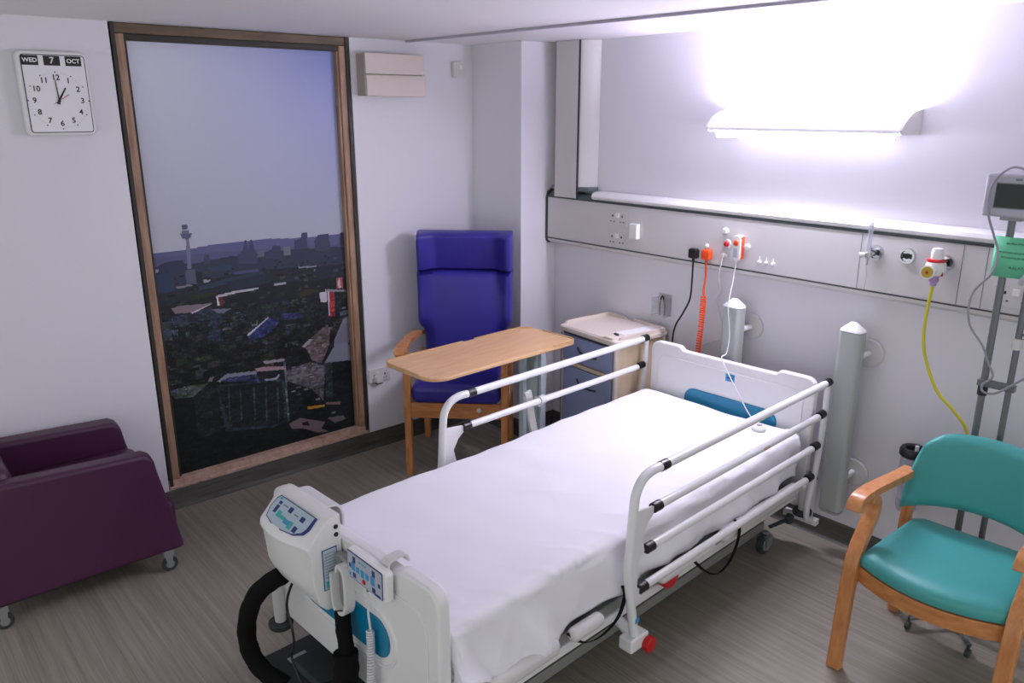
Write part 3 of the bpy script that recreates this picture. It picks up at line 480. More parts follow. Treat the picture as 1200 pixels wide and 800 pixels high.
# overbed light
lt = thing('overbed_light', 'wide white curved wall light glowing on the wall above the bed', 'light', (2.105, 0, 1.905))
hx = .452
prof = [(-.006, .004), (-.148, .004), (-.160, .010), (-.166, .020), (-.162, .030), (-.148, .044), (-.125, .062), (-.098, .078), (-.070, .089), (-.070, .083), (-.096, .072), (-.120, .057), (-.142, .040), (-.152, .026), (-.150, .014), (-.006, .014)]
obj('curved_cover', MB().prism(prof, 'x', -hx, hx), M['cover'], lt, smooth=50)
cap = [(-.0015, .002), (-.150, .002), (-.163, .009), (-.169, .020), (-.165, .032), (-.150, .047), (-.126, .066), (-.098, .082), (-.060, .095), (-.020, .101), (-.0015, .102)]
for s in (-1, 1): obj('end_cap', MB().prism(cap, 'x', s*hx, s*(hx+.012)), M['offw'], lt, bevel=.002)
obj('back_plate', MB().box(-hx, hx, -.006, -.0015, .004, .095), M['white'], lt)
obj('upper_diffuser', MB().box(-hx+.01, hx-.01, -.062, -.010, .070, .074), M['diff_up'], lt, label='glowing upward strip')
obj('added_light_shield', MB().prism([(-.1345, .003), (-.132, .003), (-.132, -.026), (-.1345, -.026)], 'x', -hx+.03, hx-.03), M['white'], lt)  # added plate that keeps the downward strip's light off the wall
obj('added_wall_wash', MB().box(-hx+.04, hx-.04, -.118, -.060, .0005, .0036), M['diff_wash'], lt, label='dim glowing strip added to light the wall')  # glow added behind the shield to brighten the wall below the lamp
obj('lower_diffuser', MB().prism([(-.149, .003), (-.136, .003), (-.136, -.011)], 'x', -hx+.03, hx-.03), M['diff_dn'], lt, label='glowing downward strip')

# plugs, cords and fittings on the trunking
def plug(name, x, z, m, lab):
    t = thing(name, lab, 'plug', (x, F-.003, z))
    obj('plug_body', MB().prism(rrect(-.025, .025, -.026, .024, [.012, .012, .008, .008]), 'y', -.034, -.0015), m, t, bevel=.006)
    obj('cord_grip', MB().tube([(0, -.018, -.024), (0, -.018, -.046)], [.009, .005], 12), m, t); return t
t = plug('plug', 1.575, 1.305, M['black'], 'black plug in the trunking with a straight black lead')
obj('lead', MB().tube(catmull([(0, -.018, -.044), (.002, -.02, -.14), (-.004, -.02, -.24), (-.035, -.03, -.32), (-.08, -.028, -.40), (-.10, -.02, -.50), (-.09, -.02, -.75)]), .0048, 10), M['black'], t)
t = plug('plug', 1.654, 1.308, M['orange'], 'orange plug in the trunking with a coiled orange lead')
obj('lead', MB().tube(catmull([(0, -.018, -.044), (.004, -.02, -.12), (-.002, -.02, -.18), (.0, -.02, -.215)]), .005, 10), M['orange'], t)
obj('coiled_lead', MB().tube(coil([(0, -.02, -.215), (.0, -.022, -.33), (-.006, -.024, -.46), (-.012, -.026, -.60)], .0115, 30, 10), .0044, 8), M['orange'], t)
nc = thing('nurse_call_handset', 'white nurse call handset with orange button clipped on the trunking', 'handset', (1.829, F-.003, 1.30))
obj('handset_body', MB().prism(rrect(-.024, .024, 0, .125, .022), 'y', -.030, -.0015), M['white'], nc, bevel=.006)
obj('side_trim', MB().prism(rrect(.018, .027, .01, .118, .004), 'y', -.024, -.004), M['orange'], nc)
obj('call_button', MB().lathe([(0, -.037), (.012, -.036), (.015, -.029)], (-.002, 0, .088), 'y', 20), M['orange'], nc, label='orange button')
obj('keypad', MB().prism(rrect(-.013, .010, .018, .062, .003), 'y', -.0315, -.029), M['panelface'], nc)
obj('docking_clip', MB().lathe([(0, -.016), (.014, -.014), (.016, -.0015)], (.045, 0, .072), 'y', 16), M['white'], nc)
obj('strain_relief', MB().tube([(-.002, -.018, .002), (-.002, -.018, -.02)], [.008, .004], 12), M['offw'], nc)
wc = obj('thin_cord', MB().tube(catmull([(1.744, F-.016, 1.298), (1.741, -.108, 1.25), (1.735, -.105, 1.20), (1.700, -.02, 1.12), (1.668, -.012, 1.06), (1.70, -.012, .98), (1.745, -.02, .90), (1.71, -.012, .86), (1.60, -.012, .80), (1.55, -.012, .72)]), .003, 8), M['wcable'])
tag(wc, 'thin white cord looping down the wall beside the orange coiled lead', 'cord')
# flow meter
fl = thing('flowmeter', 'small flowmeter with a clear upright tube on the left chrome gas outlet', 'flowmeter', (2.491, F-.015, 1.425))
obj('valve_body', MB().tube([(0, 0, 0), (0, -.05, 0)], .012, 16).lathe([(0, -.012), (.013, -.01), (.014, .008), (.010, .014)], (0, -.06, 0)), M['chrome'], fl)
obj('control_knob', MB().tube([(0, -.06, 0), (-.030, -.075, -.004)], [.009, .013], 14), M['offw'], fl)
obj('sight_tube', MB().tube([(0, -.06, .012), (0, -.06, .135)], .0095, 16), M['tube'], fl)
obj('spout', MB().tube([(0, -.06, -.012), (0, -.06, -.045)], [.008, .004], 12), M['chrome'], fl)
obj('thin_line', MB().tube([(-.004, -.060, -.04), (-.012, -.02, -.10), (-.02, -.012, -.16)], .0016, 6), M['tube'], fl)
# vacuum regulator with yellow tube
rg = thing('suction_regulator', 'white suction regulator with yellow gauge and yellow tube on the right outlet', 'regulator', (2.773, F-.015, 1.420))
obj('stem', MB().tube([(0, 0, 0), (0, -.05, 0)], .014, 16), M['black'], rg)
obj('body', MB().lathe([(0, -.032), (.030, -.030), (.036, -.018), (.037, .012), (.032, .022), (0, .024)], (0, -.085, -.004)), M['white'], rg)
obj('gauge', MB().tube([(-.012, -.100, -.018), (-.006, -.142, -.018)], .027, 24), M['white'], rg)
obj('gauge_dial', MB().tube([(-.006, -.142, -.018), (-.0055, -.1455, -.018)], .021, 24), M['gold'], rg, label='yellow dial')
obj('gauge_needle', MB().tube([(-.0055, -.1455, -.018), (-.005, -.148, -.018)], .006, 12), M['red'], rg)
obj('red_band', MB().lathe([(.030, .020), (.034, .022), (.034, .030), (.030, .032)], (0, -.085, -.004)), M['red'], rg)
obj('control_knob', MB().lathe([(0, .030), (.022, .030), (.023, .062), (.018, .074), (0, .076)], (0, -.085, -.004)), M['white'], rg)
obj('red_tab', MB().box(.026, .034, -.10, -.09, -.035, -.018), M['red'], rg)
obj('hose_barb', MB().lathe([(0, -.075), (.012, -.073), (.012, -.060), (.018, -.056), (.018, -.032), (0, -.030)], (0, -.085, -.004), seg=18), M['pink'], rg)
obj('hose_tail', MB().tube(catmull([(0, -.085, -.075), (-.006, -.085, -.16), (-.008, -.08, -.28), (.012, -.075, -.38), (.070, -.07, -.50), (.14, -.065, -.565), (.20, -.06, -.64), (.23, -.06, -.78)]), .0062, 12), M['yellow'], rg, label='yellow suction tube')
# suction canister on the wall
sc = thing('suction_canister', 'clear ribbed suction jar with black lid on the wall behind the green chair', 'canister', (2.760, -.085, .33))
obj('lid', MB().lathe([(0, .272), (.030, .272), (.034, .288), (.050, .290), (.056, .280), (.056, .258), (.050, .252), (0, .252)]), M['black'], sc)
obj('jar', MB().lathe([(0, 0), (.038, 0), (.042, .01), (.045, .06), (.047, .062), (.045, .066), (.046, .13), (.049, .132), (.046, .138), (.047, .19), (.050, .193), (.047, .198), (.048, .252), (.044, .252), (.040, .02), (0, .01)]), M['tube'], sc)
obj('wall_bracket', MB().box(-.03, .03, .045, .0835, .17, .25), M['offw'], sc, bevel=.003)
obj('lid_port', MB().tube([(.015, -.01, .28), (.015, -.01, .305)], .008, 12), M['offw'], sc)

# wall bumpers
def bumper(x, lab, z0=.20, z1=1.085):
    t = thing('wall_bumper', lab, 'bumper', (x, -.115, z0), 0, 'wall bumpers behind the bed')
    h = z1-z0; pts = rrect(-.052, .052, -.036, .036, .024)
    obj('guard', MB().prism(pts, 'z', .02, h-.01), M['bumper'], t, bevel=.004)
    top = MB(); n = len(pts); vs = [(p[0], p[1], h-.008) for p in pts]+[(p[0]*.95, p[1]*.95, h) for p in pts]+[(p[0]*.25, p[1]*.2, h+.032) for p in pts]
    top.add(vs, [tuple(range(n))[::-1], tuple(range(2*n, 3*n))]+[(k*n+i, k*n+(i+1) % n, (k+1)*n+(i+1) % n, (k+1)*n+i) for k in (0, 1) for i in range(n)])
    obj('end_cap', top, M['white'], t)
    bot = MB(); vs = [(p[0], p[1], .018) for p in pts]+[(p[0]*.9, p[1]*.9, .004) for p in pts]+[(p[0]*.3, p[1]*.3, -.006) for p in pts]
    bot.add(vs, [tuple(range(n)), tuple(range(2*n, 3*n))]+[(k*n+i, k*n+(i+1) % n, (k+1)*n+(i+1) % n, (k+1)*n+i) for k in (0, 1) for i in range(n)])
    obj('end_cap', bot, M['bumper'], t)
    for zz in (.965-z0, .385-z0):
        obj('wall_disc', MB().lathe([(0, .094), (.060, .096), (.066, .1005), (.066, .1135), (0, .1135)], (.035, 0, zz), 'y', 32), M['offw'], t, bevel=.001)
        obj('arm', MB().tube([(.035, .10, zz), (.035, .02, zz)], .014, 14), M['white'], t)
bumper(1.845, 'pale vertical wall bumper post behind the middle of the headboard')
bumper(2.448, 'pale vertical wall bumper post at the right end of the headboard')
# clear holder on wall with black tongs
hd = thing('wall_holder', 'clear plastic holder on the wall above the bedside cabinet', 'holder', (1.330, 0, .915))
q = MB(); q.box(-.045, .045, -.004, -.0015, 0, .12); q.box(-.045, -.042, -.06, -.004, 0, .10); q.box(.042, .045, -.06, -.004, 0, .10); q.box(-.045, .045, -.063, -.060, 0, .10); q.box(-.045, .045, -.06, -.004, 0, .003)
obj('pocket', q, M['glassy'], hd)
bt = obj('tongs', MB().tube(catmull([(1.320, -.032, .920), (1.318, -.03, .98), (1.326, -.028, 1.02), (1.336, -.028, 1.02), (1.350, -.030, .97), (1.352, -.03, .92)]), .005, 8), M['black']); tag(bt, 'thin black looped tool standing in the clear wall holder', 'tool')
# ------------------------------------------------------------------ hospital bed (local: x across, -y towards the foot)
BED = (1.46, -.27, 0); BR = math.radians(3)
bed = thing('hospital_bed', 'white adjustable hospital bed with tubular side rails in the middle of the room', 'bed', BED, BR)
def L(a, b, z): return (a, -b, z)
def BB(mb, a0, a1, b0, b1, z0, z1): return mb.box(a0, a1, -b1, -b0, z0, z1)
def end_profile(a0, a1, z0, zm, zr):
    # outline of an end board in (a, z): raised shoulders either side of a lower middle
    w = a1-a0; r = .05; pts = [(a0+.03, z0), (a0, z0+.04), (a0, zr-r)]
    for k in range(1, 7): t = math.radians(180-15*k); pts.append((a0+r+r*math.cos(t), zr-r+r*math.sin(t)))
    pts += [(a0+.165, zr), (a0+.180, zr-.004), (a0+.195, zm+.002), (a0+.21, zm), (a1-.21, zm), (a1-.195, zm+.002), (a1-.18, zr-.004), (a1-.165, zr)]
    for k in range(6): t = math.radians(90-15*k); pts.append((a1-r+r*math.cos(t), zr-r+r*math.sin(t)))
    return pts+[(a1, zr-r), (a1, z0+.04), (a1-.03, z0)]
def pill(a0, a1, z0, z1): return rrect(a0, a1, z0, z1, (z1-z0)*.48, 8)
hb = obj('headboard', MB().prism(end_profile(0, .90, .33, .832, .852), 'y', .008, .044), M['white'], bed, bevel=.010, bseg=4)
obj('relief_panel', MB().prism(rrect(.05, .85, .40, .785, .05), 'y', .003, .0085), M['white'], hb, bevel=.003)
obj('inlay', MB().prism(pill(.225, .735, .535, .652), 'y', -.004, .004), M['teal'], hb, bevel=.004, label='teal pill-shaped inlay')
lg = obj('badge', MB().box(.452, .500, -.0005, .004, .738, .776), M['cyan'], hb); obj('badge_mark', MB().box(.460, .492, -.0012, -.0002, .752, .760), M['navy'], lg)
FB = 2.10
fb = obj('footboard', MB().prism(end_profile(-.03, .895, .235, .735, .752), 'y', -FB-.046, -FB), M['white'], bed, bevel=.012, bseg=4)
gr = MB().prism(rrect(.02, .845, .29, .665, .07), 'y', -FB-.0505, -FB-.0455); obj('relief_panel', gr, M['white'], fb, bevel=.004)
obj('inlay', MB().prism(pill(.16, .665, .405, .540), 'y', -FB-.056, -FB-.050), M['teal'], fb, bevel=.003, label='teal pill-shaped inlay')
obj('inlay_rim', MB().tube([(p[0], -FB-.0505, p[1]) for p in pill(.13, .695, .375, .570)+[pill(.13, .695, .375, .570)[0]]], .006, 8), M['white'], fb)
# platform and side frame
fr = MB(); BB(fr, .02, .85, .02, 2.08, .30, .40); obj('mattress_platform', fr, M['grey'], bed, bevel=.004)
for s, a in ((1, .862), (-1, .008)):
    q = MB(); BB(q, a-.018, a+.018, .02, 2.09, .268, .305); obj('side_rail_beam', q, M['whitem'], bed, bevel=.006)
    q = MB(); BB(q, a-.012, a+.008, .03, 2.08, .305, .345); obj('side_channel', q, M['midgrey'], bed, bevel=.003)
for (b0, b1, h) in ((.10, .72, .030), (.78, 1.14, .022), (1.46, 1.62, .024), (1.68, 2.02, .029)):
    for a in (.908, -.035):
        q = soft_box(a-.024, a+.024, -b1, -b0, .334, .334+h*2.0, .022); obj('edge_pad', q, M['offw'], bed)
rk = MB().prism([(1.065+.050*math.cos(math.radians(t)), .345-.055*math.sin(math.radians(t))) for t in range(0, 181, 15)], 'x', .884, .918)
rk.v = [(x, -y, z) for x, y, z in rk.v]
obj('release_handle', rk, M['red'], bed, bevel=.006, label='red emergency release handle')
# straps
def strap(pts, nm='strap'): return obj(nm, MB().ribbon(catmull([L(*p) for p in pts]), (0, 0, 1) if False else (.0, -1, .25), .010, .0016), M['blackf'], bed)
strap([(.905, .62, .40), (.935, .63, .385), (.948, .66, .33), (.945, .70, .265), (.94, .76, .235), (.945, .83, .26), (.945, .90, .31), (.93, .94, .355), (.90, .95, .375)])
strap([(.90, 1.34, .42), (.925, 1.36, .40), (.934, 1.40, .345), (.93, 1.46, .31), (.93, 1.53, .31), (.925, 1.59, .335), (.90, 1.62, .37)])
strap([(.88, 1.86, .36), (.90, 1.90, .34), (.905, 1.96, .315), (.90, 2.02, .31), (.88, 2.05, .33)])
# chassis: lift arms, base frame, castors
q = MB(); 
for a in (.12, .76): BB(q, a-.025, a+.025, .12, 1.98, .105, .150)
for b in (.16, 1.05, 1.94): BB(q, .12, .76, b-.02, b+.02, .108, .147)
obj('base_frame', q, M['midgrey'], bed, bevel=.004)
q = MB()
for a in (.20, .68): q.tube([L(a, .35, .14), L(a, .62, .30)], .02, 12); q.tube([L(a, 1.75, .14), L(a, 1.48, .30)], .02, 12)
obj('lift_arms', q, M['grey'], bed)
q = MB(); BB(q, -.02, .60, 1.93, 2.26, .050, .105); BB(q, .10, .5, 2.0, 2.2, .105, .135); bc = obj('base_cover', q, M['darkgrey'], bed, bevel=.02, label='dark grey base cover')
q = MB(); BB(q, .06, .15, 2.12, 2.19, .105, .1075); obj('rating_label', q, M['panelface'], bc)
def castor(a, b):
    c = obj('castor', MB().tube([L(a, b, .060), L(a, b, .110)], [.014, .018], 14).box(a-.030, a-.024, -b-.03, -b+.02, .045, .095).box(a+.024, a+.030, -b-.03, -b+.02, .045, .095).box(a-.03, a+.03, -b-.03, -b+.02, .088, .098), M['grey'], bed, bevel=.002)
    obj('wheel', MB().lathe([(0, -.017), (.038, -.017), (.050, -.013), (.0525, 0), (.050, .013), (.038, .017), (0, .017)], (a, -b-.006, .0525), 'x', 32), M['darkgrey'], c, smooth=50)
    obj('hub', MB().lathe([(0, -.0195), (.034, -.0195), (.036, -.016), (.036, .016), (.034, .0195), (0, .0195)], (a, -b-.006, .0525), 'x', 28), M['midgrey'], c)
for a, b in ((.80, .13), (.08, .13), (.80, 1.97), (.08, 1.97)): castor(a, b)
obj('pedal', MB().tube([L(.80, .10, .12), L(.86, .06, .165)], .009, 10).lathe([(0, -.014), (.024, -.012), (.026, .0), (.024, .012), (0, .014)], L(.87, .05, .172), 'x', 18), M['darkgrey'], bed)
# corner buffer rollers at the foot and the head
for a, b in ((-.015, 2.165), (.905, .0)):
    r = obj('corner_buffer', MB().lathe([(0, .0), (.020, 0), (.022, .10), (.020, .16), (0, .16)], L(a, b, .215)), M['offw'], bed)
    obj('buffer_roller', MB().lathe([(0, -.012), (.040, -.012), (.044, -.004), (.044, .008), (.038, .014), (0, .014)], L(a, b, .205)), M['darkgrey'], r)
    q = MB(); s = 1 if b > 1 else -1
    q.tube([L(a, b, .345), L(a, b-s*.05, .345)], .014, 10); obj('buffer_arm', q, M['whitem'], r)
# low white brackets under the head end
q = MB(); BB(q, .80, .965, -.06, -.025, .14, .17); q.tube([L(.80, -.02, .30), L(.86, -.045, .22), L(.90, -.045, .16)], .02, 12); obj('head_bracket', q, M['whitem'], bed, bevel=.004)

# side rails
def side_rail(s):
    a = .94 if s > 0 else -.06
    d = 1 if s > 0 else -1
    top = obj('side_rail', MB().tube([L(a, -.030, .840), L(a, 1.175, .842)], .0165, 18), M['whitem'], bed)
    zs = (.842, .697, .552, .407) if s > 0 else (.842, .697, .520, .390)
    for k in range(1, 4):
        b0, b1 = -.03+.026*k, 1.205+.030*k
        obj('rail_bar', MB().tube([L(a, b0+.03, zs[k]-.004), L(a, b1-.028, zs[k])], .0150, 18), M['whitem'], top)
    for k in range(4):
        b0, b1 = -.03+.026*k, 1.205+.030*k
        for b in (b0, b1-.01):
            obj('rail_joint', MB().tube([L(a, b-.022, zs[k]), L(a, b+.020, zs[k])], .0185, 16), M['black'], top, bevel=.002)
    # foot end post, bending down from the top bar
    P = [(a, 1.205, .842), (a, 1.262, .843), (a, 1.310, .828), (a, 1.342, .790), (a, 1.352, .735), (a, 1.362, .60), (a, 1.368, .51), (a, 1.352, .41), (a, 1.325, .27), (a, 1.315, .225)]
    po = obj('rail_post', MB().tube(catmull([L(*p) for p in P], 6), .0165, 16), M['whitem'], top)
    web = [(1.345, .72), (1.235, .705), (1.225, .690), (1.272, .655), (1.300, .610), (1.285, .55), (1.315, .53), (1.318, .42), (1.300, .41), (1.296, .38), (1.345, .34), (1.366, .51)]
    mb = MB().prism([(-p[0], p[1]) for p in web], 'x', a-.005, a+.005); obj('gusset_plate', mb, M['whitem'], po, bevel=.002)
    obj('pivot_block', MB().obox(L(a-d*.005, 1.31, .205), (.030, 0, 0), (0, .050, 0), (0, 0, .026)).tube([L(a-d*.10, 1.31, .26), L(a, 1.31, .21)], .020, 12), M['whitem'], po, bevel=.008)
    obj('release_knob', MB().lathe([(0, -.018), (.026, -.016), (.030, -.008), (.030, .008), (.024, .012), (0, .012)], (a+d*.040, -1.275, .190), 'x', 24), M['red'], po, label='red release knob')
    obj('post_badge', MB().obox(L(a+d*.0165, 1.325, .300), (.0015, 0, 0), (0, .010, 0), (0, 0, .010)), M['cyan'], po)
    # head end upright
    P = [(a, -.045, .835), (a, -.040, .70), (a, -.028, .54), (a, -.005, .40), (a, .025, .30), (a, .034, .24), (a, .02, .19), (a, -.03, .165)]
    obj('rail_upright', MB().tube(catmull([L(*p) for p in P], 6), .0135, 14), M['whitem'], top)
    if s > 0:
        obj('inner_upright', MB().tube([L(a-.03, -.055, .36), L(a-.03, -.050, .17)], .024, 16), M['offw'], top)
        obj('upright_cap', MB().tube([L(a-.03, -.055, .36), L(a-.03, -.055, .385)], [.026, .020], 16), M['black'], top)
        q = MB(); q.obox(L(a+.0152, .50, .695), (.0006, 0, 0), (0, .022, 0), (0, 0, .007)); obj('rail_sticker', q, mat('peach_label', (214, 178, 172), .5), top)
    else:
        lv = catmull([L(a-.035, .82, .745), L(a-.042, .80, .70), L(a-.045, .785, .62), L(a-.040, .765, .52)])
        obj('release_paddle', MB().ribbon(lv, (0, 1, .15), .022, .007), M['offw'], top, bevel=.004)
        obj('paddle_clamp', MB().tube([L(a, .74, .698), L(a, .775, .698)], .021, 16).obox(L(a-.018, .765, .685), (.016, 0, 0), (0, .010, 0), (0, 0, .022)), M['offw'], top, bevel=.003)
    return top
side_rail(1); side_rail(-1)

# ------------------------------------------------------------------ mattress and sheet
def lying(name, lab, cat):
    return thing(name, lab, cat, BED, BR)
mt = tag(obj('mattress', soft_box(.015, .865, -2.06, -.02, .402, .588, .045, 8), M['matt'], None, loc=BED, rot=(0, 0, BR)), 'pale mattress lying on the bed under the white sheet', 'mattress')
def ridge(x, p=2.5):
    f = x-math.floor(x); return (1-abs(2*f-1))**p
def sheet():
    nu, nv = 130, 260; W0, W1 = .002, .880; zt = .602; R = .036
    def hem(b, side):
        if side > 0:
            h = .392+.008*math.sin(b*5.2+.6)+.006*math.sin(b*13)
            if b > 1.3: h -= .034*min((b-1.3)/.35, 1)
            if b > 1.90: h += .09*((b-1.90)/.17)
            return h
        return .40+.01*math.sin(b*7)
    def pt(fu, fv):
        b = .035+fv*2.045; t = fu
        la = .55*(zt-R-hem(b, -1)); hl = zt-R-hem(b, -1); hr = zt-R-hem(b, 1); arc = R*PI/2; flat = (W1-W0)-2*R; tot = hl+2*arc+flat+hr
        s = t*tot; wr = 0
        if s < hl: a, z, n = W0, hem(b, -1)+s, (-1, 0)
        elif s < hl+arc: k = (s-hl)/R; a, z, n = W0+R-R*math.cos(k), zt-R+R*math.sin(k), (-math.cos(k), math.sin(k))
        elif s < hl+arc+flat: a, z, n = W0+R+(s-hl-arc), zt, (0, 1)
        elif s < hl+2*arc+flat: k = (s-hl-arc-flat)/R; a, z, n = W1-R+R*math.sin(k), zt-R+R*math.cos(k), (math.sin(k), math.cos(k))
        else:
            d = s-(hl+2*arc+flat); a, z, n = W1, zt-R-d, (1, 0); q = d/max(hr, .01)
            amp = .004+.013*q
            foot = max(0, (b-1.55)/.5); amp += .014*foot*q
            wr = amp*(.55*math.sin(b*17+1.2+2.2*q)+.35*math.sin(b*31+q*5)+.5*math.sin(b*9.3-q*3))+.006*q
            wr += .050*foot**2*q*abs(math.sin((b-1.55)*19+q*1.8))+.026*foot*q*ridge(b*5.1-q*.55)+.010*q*ridge(b*2.3+q*.35+.2, 5)+.007*q*ridge(b*3.7-q*.5, 4)
        # gentle creases over the top
        if n[1] > .5:
            wr = .0026*math.sin(a*9+b*4.2)+.0018*math.sin(a*23-b*7)+.0014*math.sin(b*29+a*6)
            e = max(0, (a-.70)/.18); wr += .004*e*math.sin(b*15+a*11)
            wr -= .008*max(0, 1-abs(a-.44)/.35)*0
            wr += -.012*max(0, (b-1.98)/.1)+.006*e*ridge(b*6+a*4, 3)+.0014*ridge(b*1.3-a*.9+.3, 10)+.0012*ridge(b*2.1+a*1.7, 10)
        if b < .09: 
            f = (.09-b)/.055; z -= .012*f*f
        if b < .12 and a > .80: wr += .012*math.sin(b*90+a*30)*(1-b/.12)
        return (a+n[0]*(wr+.003), -b, z+n[1]*(wr+.002))
    mb = MB(); mb.grid(pt, nu, nv)
    # foot drop
    def foot(fu, fv):
        x, y, z = pt(fu, 1.0); d = fv; zz = z-d*max(z-.42, 0)
        return (x+.012*math.sin(fu*60)*d+.03*d*max(0, (fu-.72)/.28)*math.sin(d*3), y-.012*math.sin(min(d*4, PI/2)), zz)
    mb.grid(foot, nu, 14)
    bm = bmesh.new(); vs = [bm.verts.new(v) for v in mb.v]
    for f in mb.f: bm.faces.new([vs[i] for i in f])
    bmesh.ops.remove_doubles(bm, verts=bm.verts, dist=.0004); bm.verts.index_update()
    out = MB(); out.add([v.co.copy() for v in bm.verts], [[v.index for v in f.verts] for f in bm.faces]); bm.free(); return out
o = obj('bed_sheet', sheet(), M['sheet'], None, smooth=180, solid=.002, loc=BED, rot=(0, 0, BR)); tag(o, 'white bed sheet draped over the mattress with creased side', 'sheet')
# hem of the sheet hanging in folds outside the near foot corner
def fold(fu, fv):
    b = 1.93+.165*fu; a = .890+.022*math.sin(fu*11)+.030*fu*fv+.010*math.sin(fu*23+fv*4)*fv; z = .555-.02*fu-fv*(.24+.05*fu)
    return (a, -b, z)

# nurse call pendant lying on the bed
cp = thing('call_pendant', 'white call pendant on a long cord lying on the sheet near the headboard', 'call button', (BED[0]+.728*math.cos(BR)+.15*math.sin(BR), BED[1]+.728*math.sin(BR)-.15*math.cos(BR), .606), BR)
obj('pendant_body', MB().lathe([(0, 0), (.028, 0), (.033, .005), (.033, .013), (.026, .021), (0, .022)], (0, 0, 0), 'z', 28), M['white'], cp)
obj('finger_button', MB().lathe([(0, .021), (.013, .021), (.012, .026), (0, .027)], (0, .004, 0), 'z', 20), M['pink'], cp, label='pale purple button')
obj('button_centre', MB().lathe([(0, .026), (.005, .026), (0, .0285)], (0, .004, 0), 'z', 12), M['gold'], cp)
Rm = Matrix.Rotation(-BR, 3, 'Z'); c0 = Vector(cp.location)
Wp = [(1.872, -.182, .95), (1.885, -.215, .866), (1.895, -.268, .856), (1.945, -.285, .80), (2.03, -.312, .72), (2.11, -.338, .650), (2.168, -.352, .618)]
obj('cord', MB().tube(catmull([Rm @ (Vector(p)-c0) for p in ((1.827, -.108, 1.278), (1.830, -.125, 1.20), (1.850, -.178, 1.09))]+[Rm @ (Vector(p)-c0) for p in Wp]+[(-.005, .028, .010)]), .0028, 8), M['wcable'], cp)

# ------------------------------------------------------------------ mattress pump hung on the footboard
pm = thing('mattress_pump', 'white air mattress pump with sloping keypad hung on the left of the footboard', 'pump', BED, BR)
def section(sl):
    # cross-section in (b, z), bulging at the front
    return [(2.150, .500), (2.215, .503), (2.240, .53), (2.254+sl*.7, .60), (2.258+sl, .700), (2.268+sl, .728), (2.262+sl, .740), (2.205, .800), (2.185, .812), (2.150, .815)]
q = MB(); A0, A1 = .095, .425; NS = 16; n = 10; vs = []
for i in range(NS+1):
    t = i/NS; a = A0+(A1-A0)*t; k = min(1, t/.20); e = math.sqrt(max(0, 1-(1-k)**2)); k2 = min(1, (1-t)/.06)
    for b, z in section(.030*math.sin(PI*min(t*1.1, 1))):
        bb = 2.150+(b-2.150)*(.45+.55*e); zz = .66+(z-.66)*(.84+.16*e)
        vs.append(L(a, bb, zz))
fs = [tuple(range(n))[::-1], tuple(NS*n+k for k in range(n))]
for i in range(NS):
    for k in range(n): fs.append((i*n+k, i*n+(k+1) % n, (i+1)*n+(k+1) % n, (i+1)*n+k))
q.add(vs, fs); obj('pump_case', q, M['white'], pm, bevel=.004, smooth=50)
# keypad face lies on the slope from (b 2.262,z .74) to (2.205,.80)
def slope(a, s, off=.002):
    # s 0..1 down the slope
    b0, z0, b1, z1 = 2.196, .806, 2.275, .741
    d = Vector((b1-b0, z1-z0)).normalized(); nb, nz = -d.y, d.x
    return L(a, b0+(b1-b0)*s+abs(nb)*off, z0+(z1-z0)*s+abs(nz)*off)
def plate(pts, off, th, nm, m, par, lab=None):
    mb = MB(); n = len(pts); vs = [slope(a, s, off-th) for a, s in pts]+[slope(a, s, off) for a, s in pts]
    mb.add(vs, [tuple(range(n)), tuple(range(n, 2*n))[::-1]]+[(i, (i+1) % n, n+(i+1) % n, n+i) for i in range(n)]); return obj(nm, mb, m, par, label=lab)
fp = [(.170, .10), (.385, .10), (.385, .50), (.375, .70), (.340, .88), (.28, .97), (.22, .97), (.172, .86), (.158, .55), (.160, .22)]
fpi = [(a+(.272-a)*.045, s+(.53-s)*.06) for a, s in fp]
plate(fp, .008, .010, 'keypad_border', M['navy'], pm); kp = plate(fpi, .0088, .002, 'keypad', M['labelblue'], pm)
def key(a, s, wa, ws, m): plate([(a-wa, s-ws), (a+wa, s-ws), (a+wa, s+ws), (a-wa, s+ws)], .0096, .001, 'key', m, kp)
for a, s, wa, ws, m in ((.195, .30, .008, .05, 'navy'), (.195, .52, .008, .13, 'navy'), (.262, .32, .010, .09, 'navy'), (.338, .36, .011, .08, 'navy'), (.335, .72, .010, .09, 'navy'),
                        (.222, .60, .010, .10, 'aqua'), (.250, .64, .016, .05, 'aqua'), (.278, .68, .014, .07, 'cyan'), (.303, .70, .010, .12, 'aqua'), (.228, .30, .014, .02, 'grey'), (.300, .36, .012, .02, 'grey'), (.185, .18, .006, .03, 'aqua')):
    key(a, s, wa, ws, M[m])
q = MB(); q.box(.4255, .4268, -2.222, -2.170, .575, .715); lb = obj('side_label', q, M['navy'], pm, label='pale blue instruction label'); q = MB(); q.box(.4266, .4275, -2.219, -2.173, .578, .712); l2 = obj('label_face', q, M['labelblue'], lb)
q = MB()
for k in range(9): q.box(.4274, .4279, -2.214, -2.178, .698-.010*k, .700-.010*k)
obj('label_lines', q, M['grey'], l2); obj('label_patch', MB().box(.4274, .4279, -2.214, -2.180, .582, .606), M['aqua'], l2)
for z in (.778, .752): obj('socket_hole', MB().cyl((.424, -2.168, z), (.4275, -2.168, z), .0075, 16), M['black'], pm)
obj('switch', MB().box(.155, .180, -2.262, -2.245, .668, .690), M['black'], pm)
